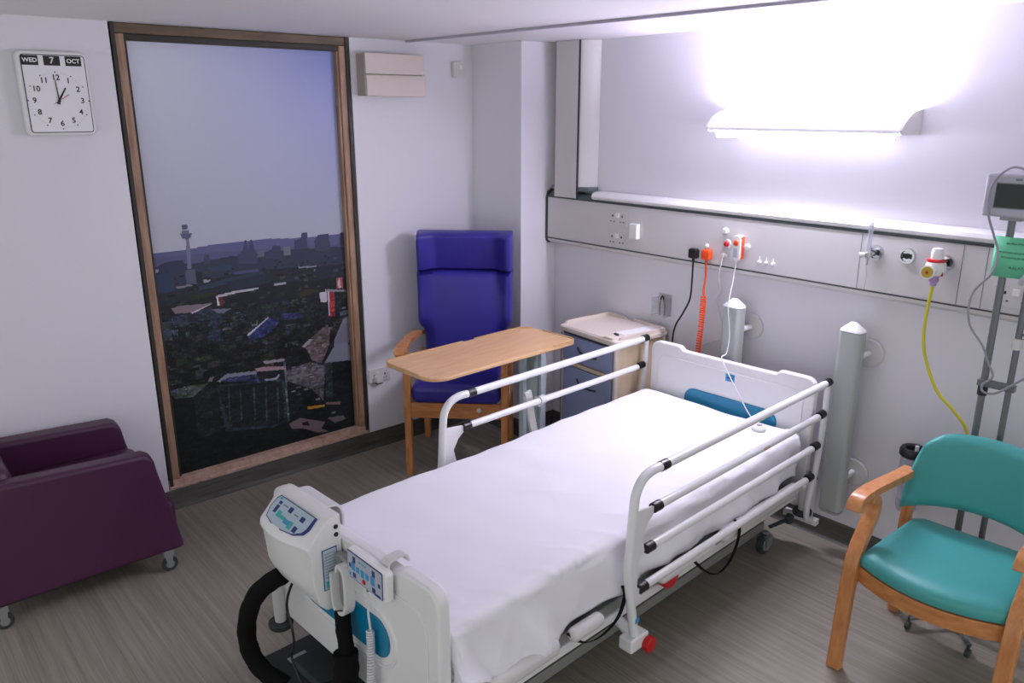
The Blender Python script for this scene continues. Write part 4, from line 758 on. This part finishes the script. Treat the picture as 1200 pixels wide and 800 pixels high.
# hanging bracket and cable hook on its right side
obj('hanger_hook', MB().ribbon(catmull([L(.25, 2.16, .80), L(.25, 2.13, .80), L(.25, 2.10, .79), L(.25, 2.088, .755), L(.25, 2.09, .70)]), (1, 0, 0), .09, .004), M['offw'], pm, bevel=.002)
hk = MB(); hk.box(.427, .520, -2.182, -2.154, .520, .528)
obj('cable_bracket', MB().box(.4285, .462, -2.180, -2.155, .500, .695).box(.462, .530, -2.180, -2.155, .680, .695), M['midgrey'], pm, bevel=.004)
obj('cable_hook', MB().ribbon(catmull([(.468, -2.188, .655), (.482, -2.190, .68), (.505, -2.190, .675), (.516, -2.190, .645), (.516, -2.190, .57), (.505, -2.190, .530), (.478, -2.190, .515), (.448, -2.190, .52), (.440, -2.190, .56), (.440, -2.190, .640)]), (0, 1, 0), .018, .006), M['offw'], pm, bevel=.003)
rgd = random.Random(4)
def hose(pts, r0):
    P = catmull([L(*p) for p in pts], 10); rs = [r0*(1+.035*math.sin(i*.7)+.045*rgd.random()) for i, f in ((i, False) for i in range(len(P)))]
    return MB().tube(P, rs, 18)
obj('air_hose', hose([(.185, 2.235, .530), (.150, 2.262, .500), (.095, 2.290, .440), (.045, 2.305, .350), (.020, 2.31, .250), (.035, 2.305, .170), (.085, 2.285, .115), (.16, 2.25, .085)], .031), M['blackf'], pm, label='black fabric-wrapped air hose')
obj('air_hose', hose([(.462, 2.185, .515), (.478, 2.195, .46), (.495, 2.20, .40), (.500, 2.205, .345), (.48, 2.205, .31)], .024), M['blackf'], pm, label='black fabric-wrapped air hose')
obj('hose_sleeve', hose([(.50, 2.207, .39), (.507, 2.21, .345), (.50, 2.212, .29), (.46, 2.215, .225), (.38, 2.222, .165)], .038), M['blackf'], pm)
obj('power_lead', MB().tube(catmull([L(.225, 2.225, .515), L(.205, 2.235, .46), L(.19, 2.235, .40), L(.215, 2.235, .33), (.215, -2.235, .27), (.19, -2.235, .22), (.215, -2.235, .17), (.25, -2.225, .13), (.33, -2.18, .14)]), .0045, 8), M['black'], pm)
# bed handset on the footboard
hs = thing('bed_handset', 'white bed control keypad hooked over the middle of the footboard', 'remote control', BED, BR)
HC = Vector(L(.604, 2.172, .698)); tx = Matrix.Rotation(math.radians(1.5), 3, 'Y')
def hpt(x, z, y=0): return HC+tx @ Vector((x, -y, z))
def hpl(x0, x1, z0, z1, y0, y1, nm, m, par, bevel=0., r=0.):
    pts = rrect(x0, x1, z0, z1, r) if r else [(x0, z0), (x1, z0), (x1, z1), (x0, z1)]
    mb = MB(); n = len(pts); vs = [hpt(a, b, y0) for a, b in pts]+[hpt(a, b, y1) for a, b in pts]
    mb.add(vs, [tuple(range(n)), tuple(range(n, 2*n))[::-1]]+[(i, (i+1) % n, n+(i+1) % n, n+i) for i in range(n)]); return obj(nm, mb, m, par, bevel=bevel)
hpl(-.098, .104, -.050, .052, -.016, .012, 'handset_body', M['white'], hs, .006, .014)
hpl(-.093, .088, -.043, .047, .010, .0135, 'keypad_border', M['navy'], hs, 0, .004); kf = hpl(-.090, .085, -.040, .044, .012, .0145, 'keypad', M['panelface'], hs, 0, .003)
for x, z, w, h, m in ((-.055, .026, .007, .010, 'navy'), (.045, .026, .007, .010, 'navy'), (-.055, -.026, .008, .008, 'navy'), (.045, -.028, .008, .008, 'navy'), (-.077, .0, .005, .007, 'navy'), (.073, .0, .005, .007, 'navy'),
                      (-.060, .002, .009, .013, 'cyan'), (-.036, .0, .008, .010, 'cyan'), (-.012, -.002, .009, .012, 'cyan'), (.012, .0, .008, .010, 'cyan'), (.040, .0, .010, .014, 'cyan'), (-.010, .030, .004, .003, 'aqua'), (.004, .030, .004, .003, 'aqua'), (-.024, .030, .004, .003, 'aqua'), (-.078, -.030, .005, .005, 'cyan'), (.065, -.036, .014, .003, 'navy')):
    hpl(x-w, x+w, z-h, z+h, .0140, .0152, 'key', M[m], kf)
hpl(-.013, -.011+.014, -.033, -.018, .0140, .0154, 'key', M['red'], kf, 0, .006)
obj('hook', MB().ribbon(catmull([hpt(.06, .03, -.016), hpt(.06, .060, -.022), hpt(.06, .066, -.050), hpt(.06, .064, -.080), hpt(.06, .04, -.0905)]), (1, 0, 0), .018, .0035), M['offw'], hs, bevel=.002)
obj('strain_relief', MB().tube([hpt(-.01, -.048, 0), hpt(-.01, -.066, 0)], [.006, .004], 10), M['grey'], hs)
obj('lead', MB().tube(catmull([hpt(-.01, -.064, 0), hpt(-.008, -.10, 0), hpt(-.012, -.14, 0), hpt(.0, -.195, .002)]), .0036, 8), M['wcable'], hs)
obj('coiled_lead', MB().tube(coil([hpt(.0, -.195, .004), hpt(.004, -.27, .006), hpt(.0, -.36, .008), hpt(-.01, -.44, .01), hpt(-.06, -.53, .02)], .0095, 34, 10), .0036, 8), M['wcable'], hs)
# ------------------------------------------------------------------ blue high-back armchair (local: front = -y)
ba = thing('armchair', 'blue high-back armchair with wooden arms standing in the corner of the room', 'armchair', (.470, -.762, 0), math.radians(45))
def bleg(x, y0, y1, z1, w=.020):
    return MB().obox(((x), (y0+y1)/2, z1/2), (w, 0, 0), (0, w*1.15, 0), (0, (y1-y0)/2, z1/2))
for s in (-1, 1):
    obj('leg', bleg(s*.272, -.262, -.250, .715), M['wood'], ba, bevel=.006)
    obj('leg', bleg(s*.262, .285, .235, .60), M['wood'], ba, bevel=.006)
    arm = catmull([(s*.300, -.320, .718), (s*.300, -.290, .735), (s*.298, -.18, .748), (s*.292, .0, .742), (s*.284, .15, .725), (s*.278, .25, .700)])
    n = len(arm); wd = [.022+.012*math.sin(PI*min(1, i/(n*.5))) if i < n*.5 else .034-.012*((i-n*.5)/(n*.5)) for i in range(n)]
    obj('armrest', MB().ribbon(arm, (1, 0, 0), .03, .013, wd), M['wood'], ba, bevel=.008)
    obj('side_rail', MB().box(s*.262, s*.282, -.25, .25, .365, .425), M['wood'], ba, bevel=.004)
obj('front_rail', MB().box(-.262, .262, -.272, -.246, .345, .435), M['woodx'], ba, bevel=.005)
obj('back_rail', MB().box(-.25, .25, .235, .258, .36, .42), M['woodx'], ba, bevel=.004)
obj('seat_cushion', soft_box(-.250, .250, -.285, .225, .432, .545, .040, 8, .012), M['blueleather'], ba)
bk = MB()
def backpt(x0, x1, z0, z1, y0, y1, r, puff=0, taper=0):
    q = soft_box(x0, x1, y0, y1, z0, z1, r, 8, puff); return q
def lean(q):
    out = []
    for x, y, z in q.v:
        k = (z-.50)/.83; xx = x*(.90+.10*min(1, max(0, (k-.30)/.10))) if abs(x) > .1 else x
        out.append((xx, y+.02*k, z))
    q.v = out; return q
def sst(a, b, x):
    t = min(1, max(0, (x-a)/(b-a))); return t*t*(3-2*t)
def bface(x, z):
    # how far the padding stands forward of the back plane
    ax = abs(x); wing = .085*sst(.165, .262, ax)*sst(.70, .84, z); e = max(0, 1-ax/.30)
    if z >= 1.10: f = .004+.046*((z-1.10)/.20)**.8
    else: f = .062+.008*math.cos(x*6)-.014*abs((z-.82)/.3)**2
    f = f*(1-sst(.165, .24, ax)*.35)+wing*(.62+.35*sst(.95, 1.15, z))
    return f
def bwidth(z): return .248+.036*sst(.72, .80, z)-.004*sst(1.25, 1.33, z)
def pad(z0, z1, rt, rb, nu=44, nv=34):
    vs = []; 
    for side in (0, 1):
        for j in range(nv+1):
            z = z0+(z1-z0)*j/nv; et = 1-math.sqrt(max(0, 1-max(0, 1-(z1-z)/rt)**2)); eb = 1-math.sqrt(max(0, 1-max(0, 1-(z-z0)/rb)**2))
            for i in range(nu+1):
                t = i/nu*2-1; t = math.copysign(abs(t)**.85, t); w = bwidth(z); x = t*w; es = 1-math.sqrt(max(0, 1-max(0, 1-(w-abs(x))/.028)**2)); k = max(et, eb, es)
                yb = .250-.006*es; yf = .195-bface(x, z); y = yb-.0 if side else yf+(yb-.022-yf)*min(1, k)*.75
                vs.append((x, y+.02*(z-.5)/.83, z))
    fs = []; o_ = (nu+1)*(nv+1)
    for j in range(nv):
        for i in range(nu):
            a = j*(nu+1)+i; fs.append((a, a+1, a+nu+2, a+nu+1)); fs.append((o_+a, o_+a+nu+1, o_+a+nu+2, o_+a+1))
    for i in range(nu):
        fs.append((i, o_+i, o_+i+1, i+1)); a = nv*(nu+1)+i; fs.append((a, a+1, o_+a+1, o_+a))
    for j in range(nv):
        a = j*(nu+1); fs.append((a, a+nu+1, o_+a+nu+1, o_+a)); a += nu; fs.append((a, o_+a, o_+a+nu+1, a+nu+1))
    return MB().add(vs, fs)
obj('backrest', pad(.47, 1.098, .020, .04), M['blueleather'], ba, smooth=70)
obj('headrest', pad(1.100, 1.325, .030, .006), M['blueleather'], ba, smooth=70)
obj('recline_button', MB().lathe([(0, -.012), (.012, -.010), (.014, 0)], (.13, -.2725, .400), 'y', 20), M['offw'], ba, label='round pale button')

# ------------------------------------------------------------------ overbed table
ot = thing('overbed_table', 'pale wooden overbed table between the blue armchair and the bed', 'table', (1.030, -1.040, 0), math.radians(2.5))
TZ = .848; tp = rrect(-.197, .197, -.480, .480, [.055, .075, .05, .095], 8)
obj('tabletop', MB().prism(tp, 'z', TZ-.020, TZ), M['ply'], ot, bevel=.005)
rim = MB()
def rim_run(pts):
    rim.ribbon([(x*.985, y*.992, TZ+.0015) for x, y in pts], (0, 0, 1), .0028, .006)
N = len(tp); rim_run(tp[2:7]+[(-.197, .27)]) if False else None
rim_run([(-.197, .10), (-.197, .38)]+tp[9:18][1:]); 
rim_run([(-.197, .02), (-.197, -.40)]+tp[18:27]+[(.09, -.48)])
rim_run([(.197, .30)]+tp[0:9]+[(-.06, .48)])
obj('raised_rim', rim, M['plyedge'], ot, bevel=.0015)
obj('under_bracket', MB().box(-.13, .06, .0, .47, TZ-.048, TZ-.021), M['offw'], ot, bevel=.003)
cy = .44
obj('column', MB().box(-.090, -.055, .325, .352, .06, TZ-.045), M['alu'], ot, bevel=.003)
obj('column', MB().box(-.100, -.045, .452, .492, .06, TZ-.045), M['alu'], ot, bevel=.003)
obj('column_panel', MB().box(-.082, -.066, .352, .452, .07, TZ-.05), M['panelg'], ot, label='grey green column insert')
bs = MB(); bs.box(-.09, .04, -.36, cy+.02, .030, .060); obj('base_spine', bs, M['alu'], ot, bevel=.006)
for yy in (-.36, cy-.04):
    obj('base_foot', MB().box(-.33, .30, yy-.025, yy+.025, .035, .065), M['alu'], ot, bevel=.006)
    for xx in (-.30, .27): obj('castor', MB().lathe([(0, -.010), (.018, -.010), (.020, 0), (.018, .010), (0, .010)], (xx, yy, .020), 'x', 18).box(xx-.006, xx+.006, yy-.006, yy+.006, .02, .04), M['darkgrey'], ot)

# ------------------------------------------------------------------ bedside cabinet
cb = thing('bedside_cabinet', 'cream bedside cabinet with blue-grey drawer fronts beside the bed head', 'cabinet', (1.148, -.215, 0), math.radians(-4))
W, Dp = .222, .188
obj('carcass', MB().box(-W+.012, W-.012, -Dp+.014, Dp, .06, .812), M['creamw'], cb, bevel=.006)
for x, y in ((-W+.012, -Dp+.010), (W-.012, -Dp+.010), (W-.012, Dp-.012), (-W+.012, Dp-.012)):
    obj('corner_post', MB().cyl((x, y, .05), (x, y, .815), .014, 14), M['cream'], cb)
obj('plinth', MB().box(-W+.03, W-.03, -Dp+.03, Dp-.02, .0, .06), M['darkgrey'], cb)
tpz = .815
lip = MB().prism(rrect(-W-.012, W+.012, -Dp-.016, Dp+.008, .03), 'z', tpz, tpz+.032); top = obj('tray_top', lip, M['cream'], cb, bevel=.010)
def tray_rim(pts): return obj('tray_rim', MB().ribbon(catmull(pts, 5), (0, 0, 1), .010, .010), M['cream'], top, bevel=.006)
z0 = tpz+.030
tray_rim([(-W+.01, -Dp+.02, z0-.008), (-W+.005, -Dp+.06, z0+.008), (-W+.005, .10, z0+.009), (-W+.01, Dp-.02, z0+.009), (-W+.10, Dp-.006, z0+.008), (-W+.14, Dp-.004, z0-.006)])
tray_rim([(W-.01, -Dp+.02, z0-.008), (W-.005, -Dp+.06, z0+.008), (W-.005, .10, z0+.009), (W-.01, Dp-.02, z0+.009), (0, Dp-.004, z0+.006), (-.04, Dp-.004, z0-.006)])
tray_rim([(-W+.03, -Dp+.002, z0-.008), (-.10, -Dp, z0-.004), (.10, -Dp, z0-.004), (.135, -Dp, z0+.004), (W-.03, -Dp+.004, z0+.004)])
def front(nm, za, zb, m):
    d = obj(nm, MB().box(-W+.022, W-.030, -Dp-.006, -Dp+.012, za, zb), m, cb, bevel=.004)
    zm = zb-(.075 if nm == 'drawer' else .08)
    hdl = catmull([(-.075, -Dp-.008, zm+.020), (-.045, -Dp-.022, zm+.006), (0, -Dp-.028, zm-.004), (.045, -Dp-.022, zm-.008), (.080, -Dp-.008, zm-.008)])
    obj('handle', MB().ribbon(hdl, (0, 0, 1), .005, .004), M['navy'] if False else M['darkgrey'], d, bevel=.002)
front('drawer', .655, .800, M['bluegrey']); front('door', .085, .620, M['bluegrey'])
obj('pull_out_shelf', MB().box(-W+.022, W-.030, -Dp-.004, -Dp+.02, .625, .648), M['creamw'], cb, bevel=.003)
obj('dark_channel', MB().box(-W-.001, -W+.008, -Dp-.002, -Dp+.02, .08, .805).box(-W+.02, W-.02, -Dp-.001, -Dp+.02, .803, .812), M['trunkline'], cb)
def on_cab(x, y, z):
    c, s = math.cos(math.radians(-4)), math.sin(math.radians(-4)); return (1.150+c*x-s*y, -.215+s*x+c*y, z)
pp = obj('paper_sheet', MB().box(-.035, .035, -.125, .125, 0, .003), M['paper'], None, loc=on_cab(.135, .045, tpz+.0325), rot=(0, 0, math.radians(-8))); tag(pp, 'white paper slip lying on top of the bedside cabinet', 'paper')
kk = obj('clip', MB().box(-.018, .018, -.008, .008, 0, .008), M['black'], None, bevel=.003, loc=on_cab(.130, -.105, tpz+.0325), rot=(0, 0, math.radians(-20))); tag(kk, 'small black clip on the front of the bedside cabinet top', 'clip')

# ------------------------------------------------------------------ purple tub armchair (local: front = +y)
pc = thing('tub_armchair', 'dark purple vinyl armchair on castors by the left wall', 'armchair', (.335, -2.80, 0), 0)
X0_, X1_ = -.300, .285
armp = [(.345, .105), (.328, .20), (.300, .34), (.272, .48), (.262, .545), (.250, .575), (.225, .590), (-.46, .625), (-.46, .105)]
for nm, a, b in (('arm', X1_-.085, X1_), ('arm', X0_, X0_+.105)):
    mb = MB().prism(armp, 'x', a, b); o = obj(nm, mb, M['purple'], pc, bevel=.022, bseg=4)

obj('seat_cushion', soft_box(X0_+.100, X1_-.080, -.40, .300, .27, .462, .045, 8, .010), M['purple'], pc)
obj('seat_base', soft_box(X0_+.096, X1_-.078, -.42, .350, .110, .31, .040, 6), M['purple'], pc)
bkr = soft_box(X0_+.08, X1_-.06, -.46, -.225, .12, .655, .05, 8); bkr.v = [(x, y-.14*(z-.45), z) for x, y, z in bkr.v]
obj('backrest', bkr, M['purple'], pc)
for x, y in ((.245, .270), (-.25, .270), (.245, -.375), (-.25, -.375)):
    c = obj('castor', MB().box(x-.004, x+.030, y-.020, y+.022, .080, .108).prism([(y-.020, .10), (y+.022, .10), (y+.012, .034), (y+.004, .028), (y-.006, .034)], 'x', x+.020, x+.024).prism([(y-.020, .10), (y+.022, .10), (y+.012, .034), (y-.006, .034)], 'x', x-.006, x-.002), M['midgrey'], pc, bevel=.001)
    obj('wheel', MB().lathe([(0, -.009), (.026, -.009), (.033, -.007), (.035, 0), (.033, .007), (.026, .009), (0, .009)], (x+.009, y+.004, .035), 'x', 26), M['darkgrey'], c)
    obj('hub', MB().lathe([(0, -.0105), (.018, -.0105), (.018, .0105), (0, .0105)], (x+.009, y+.004, .035), 'x', 20), M['midgrey'], c)

# ------------------------------------------------------------------ green visitor chair (local: front = -y)
gc = thing('visitor_chair', 'wooden armchair with green vinyl seat and back at the right by the wall', 'chair', (3.140, -.60, 0), math.radians(1.5))
for s in (-1, 1):
    x = s*.262
    P = [(x, -.262, .0), (x, -.250, .16), (x, -.236, .32), (x, -.222, .42), (x, -.190, .485), (x, -.148, .535), (x, -.112, .580), (x, -.102, .618), (x, -.122, .650), (x, -.160, .668)]
    lg = obj('leg', MB().ribbon(catmull(P, 6), (1, 0, 0), .0255, .0185), M['wood'], gc, bevel=.006)
    A = [(x, -.268, .650), (x, -.260, .672), (x, -.235, .688), (x, -.16, .690), (x, -.02, .676), (x, .12, .660), (x, .215, .652)]
    obj('armrest', MB().ribbon(catmull(A, 6), (1, 0, 0), .0265, .0150), M['wood'], gc, bevel=.007)
    P = [(x*1.0, .262, .0), (x, .246, .20), (x, .236, .40), (x*.99, .242, .52), (x*.98, .250, .60)]
    obj('leg', MB().ribbon(catmull(P, 6), (1, 0, 0), .0200, .0160), M['wood'], gc, bevel=.005)
def seat_outline(g=0.):
    pts = []
    for k in range(25):
        t = k/24; x = (-.240-g)+t*(.480+2*g); pts.append((x, -.205-g-.078*(1-(x/.25)**2) if abs(x) < .25 else -.205-g))
    return pts+[(.225+g, .19), (.19+g, .225+g), (-.19-g, .225+g), (-.225-g, .19)]
so = seat_outline(); n = len(so); cx, cyy = 0, -.01
rows = [(1.0, .424), (1.015, .436), (1.012, .455), (.975, .470), (.90, .478), (.75, .482), (.5, .480), (.25, .478), (.02, .477)]
vs = [(.0, -.01, .424)]+[(x*k, cyy+(y-cyy)*k, z) for k, z in rows for x, y in so]; fs = [(0, 1+(i+1) % n, 1+i) for i in range(n)]
for r in range(len(rows)-1):
    for i in range(n): fs.append((1+r*n+i, 1+r*n+(i+1) % n, 1+(r+1)*n+(i+1) % n, 1+(r+1)*n+i))
fs.append(tuple(1+(len(rows)-1)*n+i for i in range(n)))
obj('seat', MB().add(vs, fs), M['green'], gc, smooth=60)
curve = [(-.236+t/24*.472, -.197-.078*(1-((-.236+t/24*.472)/.25)**2), .388) for t in range(25)]
obj('front_rail', MB().ribbon(curve, (0, 0, 1), .030, .011), M['woodx'], gc, bevel=.004)
for s in (-1, 1): obj('side_rail', MB().box(s*.228, s*.250, -.20, .22, .362, .420), M['wood'], gc, bevel=.003)
obj('back_rail', MB().box(-.24, .24, .205, .228, .362, .420), M['woodx'], gc, bevel=.003)
def back(fu, fv, side):
    # u across, v up; curved in plan, lower edge arched
    k = -1+2*fu; x = k*(.272-.050*fv*fv); low = .500+.050*(1-k*k)**.8; up = .850-.050*abs(k)**6-.022*k*k
    z = low+(up-low)*fv; y = .235-.055*k*k+.055*(z-.5)
    return (x, y, z)
NU, NV = 28, 16; vs = []; fs = []
for side in (0, 1):
    for j in range(NV+1):
        for i in range(NU+1):
            fu, fv = i/NU, j/NV; x, y, z = back(fu, fv, side); e = min(1, min(fu, 1-fu)/.07, min(fv, 1-fv)/.13); th = .026*math.sqrt(max(0, 1-(1-e)**2))
            vs.append((x, y+(-th if side == 0 else th*.7), z))
o_ = (NU+1)*(NV+1)
for j in range(NV):
    for i in range(NU):
        a = j*(NU+1)+i; fs.append((a, a+1, a+NU+2, a+NU+1)); fs.append((o_+a, o_+a+NU+1, o_+a+NU+2, o_+a+1))
q = MB().add(vs, fs); bm = bmesh.new(); bv = [bm.verts.new(v) for v in q.v]
for f in q.f: bm.faces.new([bv[i] for i in f])
bmesh.ops.remove_doubles(bm, verts=bm.verts, dist=.0005); bm.verts.index_update(); q = MB().add([v.co.copy() for v in bm.verts], [[v.index for v in f.verts] for f in bm.faces if len(f.verts) > 2]); bm.free()
obj('backrest', q, M['green'], gc, smooth=80)

# ------------------------------------------------------------------ patient monitor on a rolling stand
MX, MY = 3.038, -.28
st = thing('monitor_stand', 'grey rolling pole stand at the right edge holding the monitor', 'stand', (MX, MY, 0))
obj('pole', MB().tube([(0, 0, .07), (0, 0, 1.645)], .0125, 16), M['pole'], st)
obj('pole', MB().tube([(.085, 0, .07), (.085, 0, 1.52)], .011, 16), M['pole'], st)
obj('cross_piece', MB().box(-.02, .105, -.014, .014, 1.02, 1.045), M['pole'], st, bevel=.003)
obj('pole_collar', MB().cyl((0, 0, .985), (0, 0, 1.02), .017, 18), M['black'], st)
obj('pole_collar', MB().cyl((.085, 0, 1.18), (.085, 0, 1.22), .017, 18), M['offw'], st)
obj('mounting_plate', MB().box(-.035, .035, -.022, .022, 1.632, 1.645), M['midgrey'], st, bevel=.003)
hub = MB(); hub.lathe([(0, .045), (.030, .045), (.034, .06), (.030, .085), (0, .085)], (.04, 0, 0)); obj('base_hub', hub, M['pole'], st)
for k in range(5):
    a = math.radians(72*k+18); x, y = .04+.19*math.cos(a), .19*math.sin(a)
    f = obj('base_leg', MB().tube([(.04, 0, .062), (x, y, .052)], .011, 10), M['pole'], st)
    obj('castor', MB().lathe([(0, -.008), (.016, -.008), (.018, 0), (.016, .008), (0, .008)], (x, y, .0185), 'x', 18).tube([(x, y, .02), (x, y, .055)], .005, 8), M['darkgrey'], f)
mo = thing('patient_monitor', 'pale grey monitor with dark screen on top of the stand', 'monitor', (MX, MY, 1.6465))
obj('casing', MB().prism(rrect(-.085, .26, -.065, .055, .015), 'z', .0, .148), M['monitor'], mo, bevel=.010)
obj('screen_bezel', MB().box(-.048, .25, -.0665, -.060, .030, .118), M['grey'], mo, bevel=.001)
obj('screen', MB().box(-.045, .247, -.0680, -.066, .034, .114), M['screen'], mo)
obj('button', MB().box(.01, .03, -.068, -.064, .126, .134), M['grey'], mo, bevel=.001)
nt_ = thing('paper_notice', 'green paper notice with handwriting fixed to the monitor stand', 'notice', (MX+.005, MY-.016, 1.436))
pg = MB(); nx = 14
pts = [(-.040+.17*i/nx, -.006-.010*math.sin(i/nx*5), 0) for i in range(nx+1)]
vs = [(x, y, z0) for x, y, _ in pts for z0 in (0, .142)]; pg.add(vs, [(2*i, 2*i+2, 2*i+3, 2*i+1) for i in range(nx)])
ppo = obj('sheet', pg, M['greenpaper'], nt_, smooth=180, solid=.0008)
rr = random.Random(9); q = MB()
def ypap(x): return -.006-.010*math.sin((x+.04)/.17*5)-.0012
for row, (z, x0, x1) in enumerate(((.120, .0, .12), (.088, -.02, .12), (.070, -.01, .12), (.036, .02, .09))):
    x = x0
    while x < x1:
        w = .006+rr.random()*.012; h = .004 if row < 3 else .006
        q.ribbon([(x+w*t/4, ypap(x+w*t/4), z+h*(1 if t % 2 else -1)*(.5+.5*rr.random())) for t in range(5)], (0, 1, 0), .0004, .0011); x += w+.004
obj('handwriting', q, M['ink'], ppo)
obj('basket_rim', MB().tube(catmull([(.040, -.035, .0), (.055, -.04, .03), (.08, -.045, .045), (.12, -.045, .05)]), .010, 10), M['monitor'], st, loc=(.03, 0, 1.42))
cbm = obj('grey_cable', MB().tube(catmull([(3.12, -.352, 1.795), (3.085, -.354, 1.808), (3.046, -.356, 1.818), (3.019, -.357, 1.808), (2.990, -.358, 1.774), (2.978, -.358, 1.729), (2.983, -.355, 1.656), (3.010, -.350, 1.584), (3.030, -.345, 1.526), (3.024, -.34, 1.455), (2.971, -.33, 1.378), (2.962, -.33, 1.314), (2.977, -.33, 1.246), (3.024, -.32, 1.181), (3.050, -.315, 1.122), (3.072, -.31, 1.072), (3.044, -.31, 1.032), (3.051, -.31, 1.006), (3.093, -.31, 1.013), (3.165, -.31, 1.081), (3.212, -.305, 1.120), (3.205, -.292, 1.165)], 8), .0042, 8), M['cable'])
tag(cbm, 'loose grey cable looping from the monitor down past the green notice', 'cable')
cb2 = obj('black_cable', MB().tube(catmull([(3.137, -.285, 1.24), (3.19, -.29, 1.20), (3.238, -.29, 1.10), (3.245, -.29, 1.0), (3.24, -.29, .84), (3.22, -.285, .76), (3.18, -.28, .70)], 8), .006, 8), M['pole'])
tag(cb2, 'thick dark cable hanging from the right pole of the stand', 'cable')
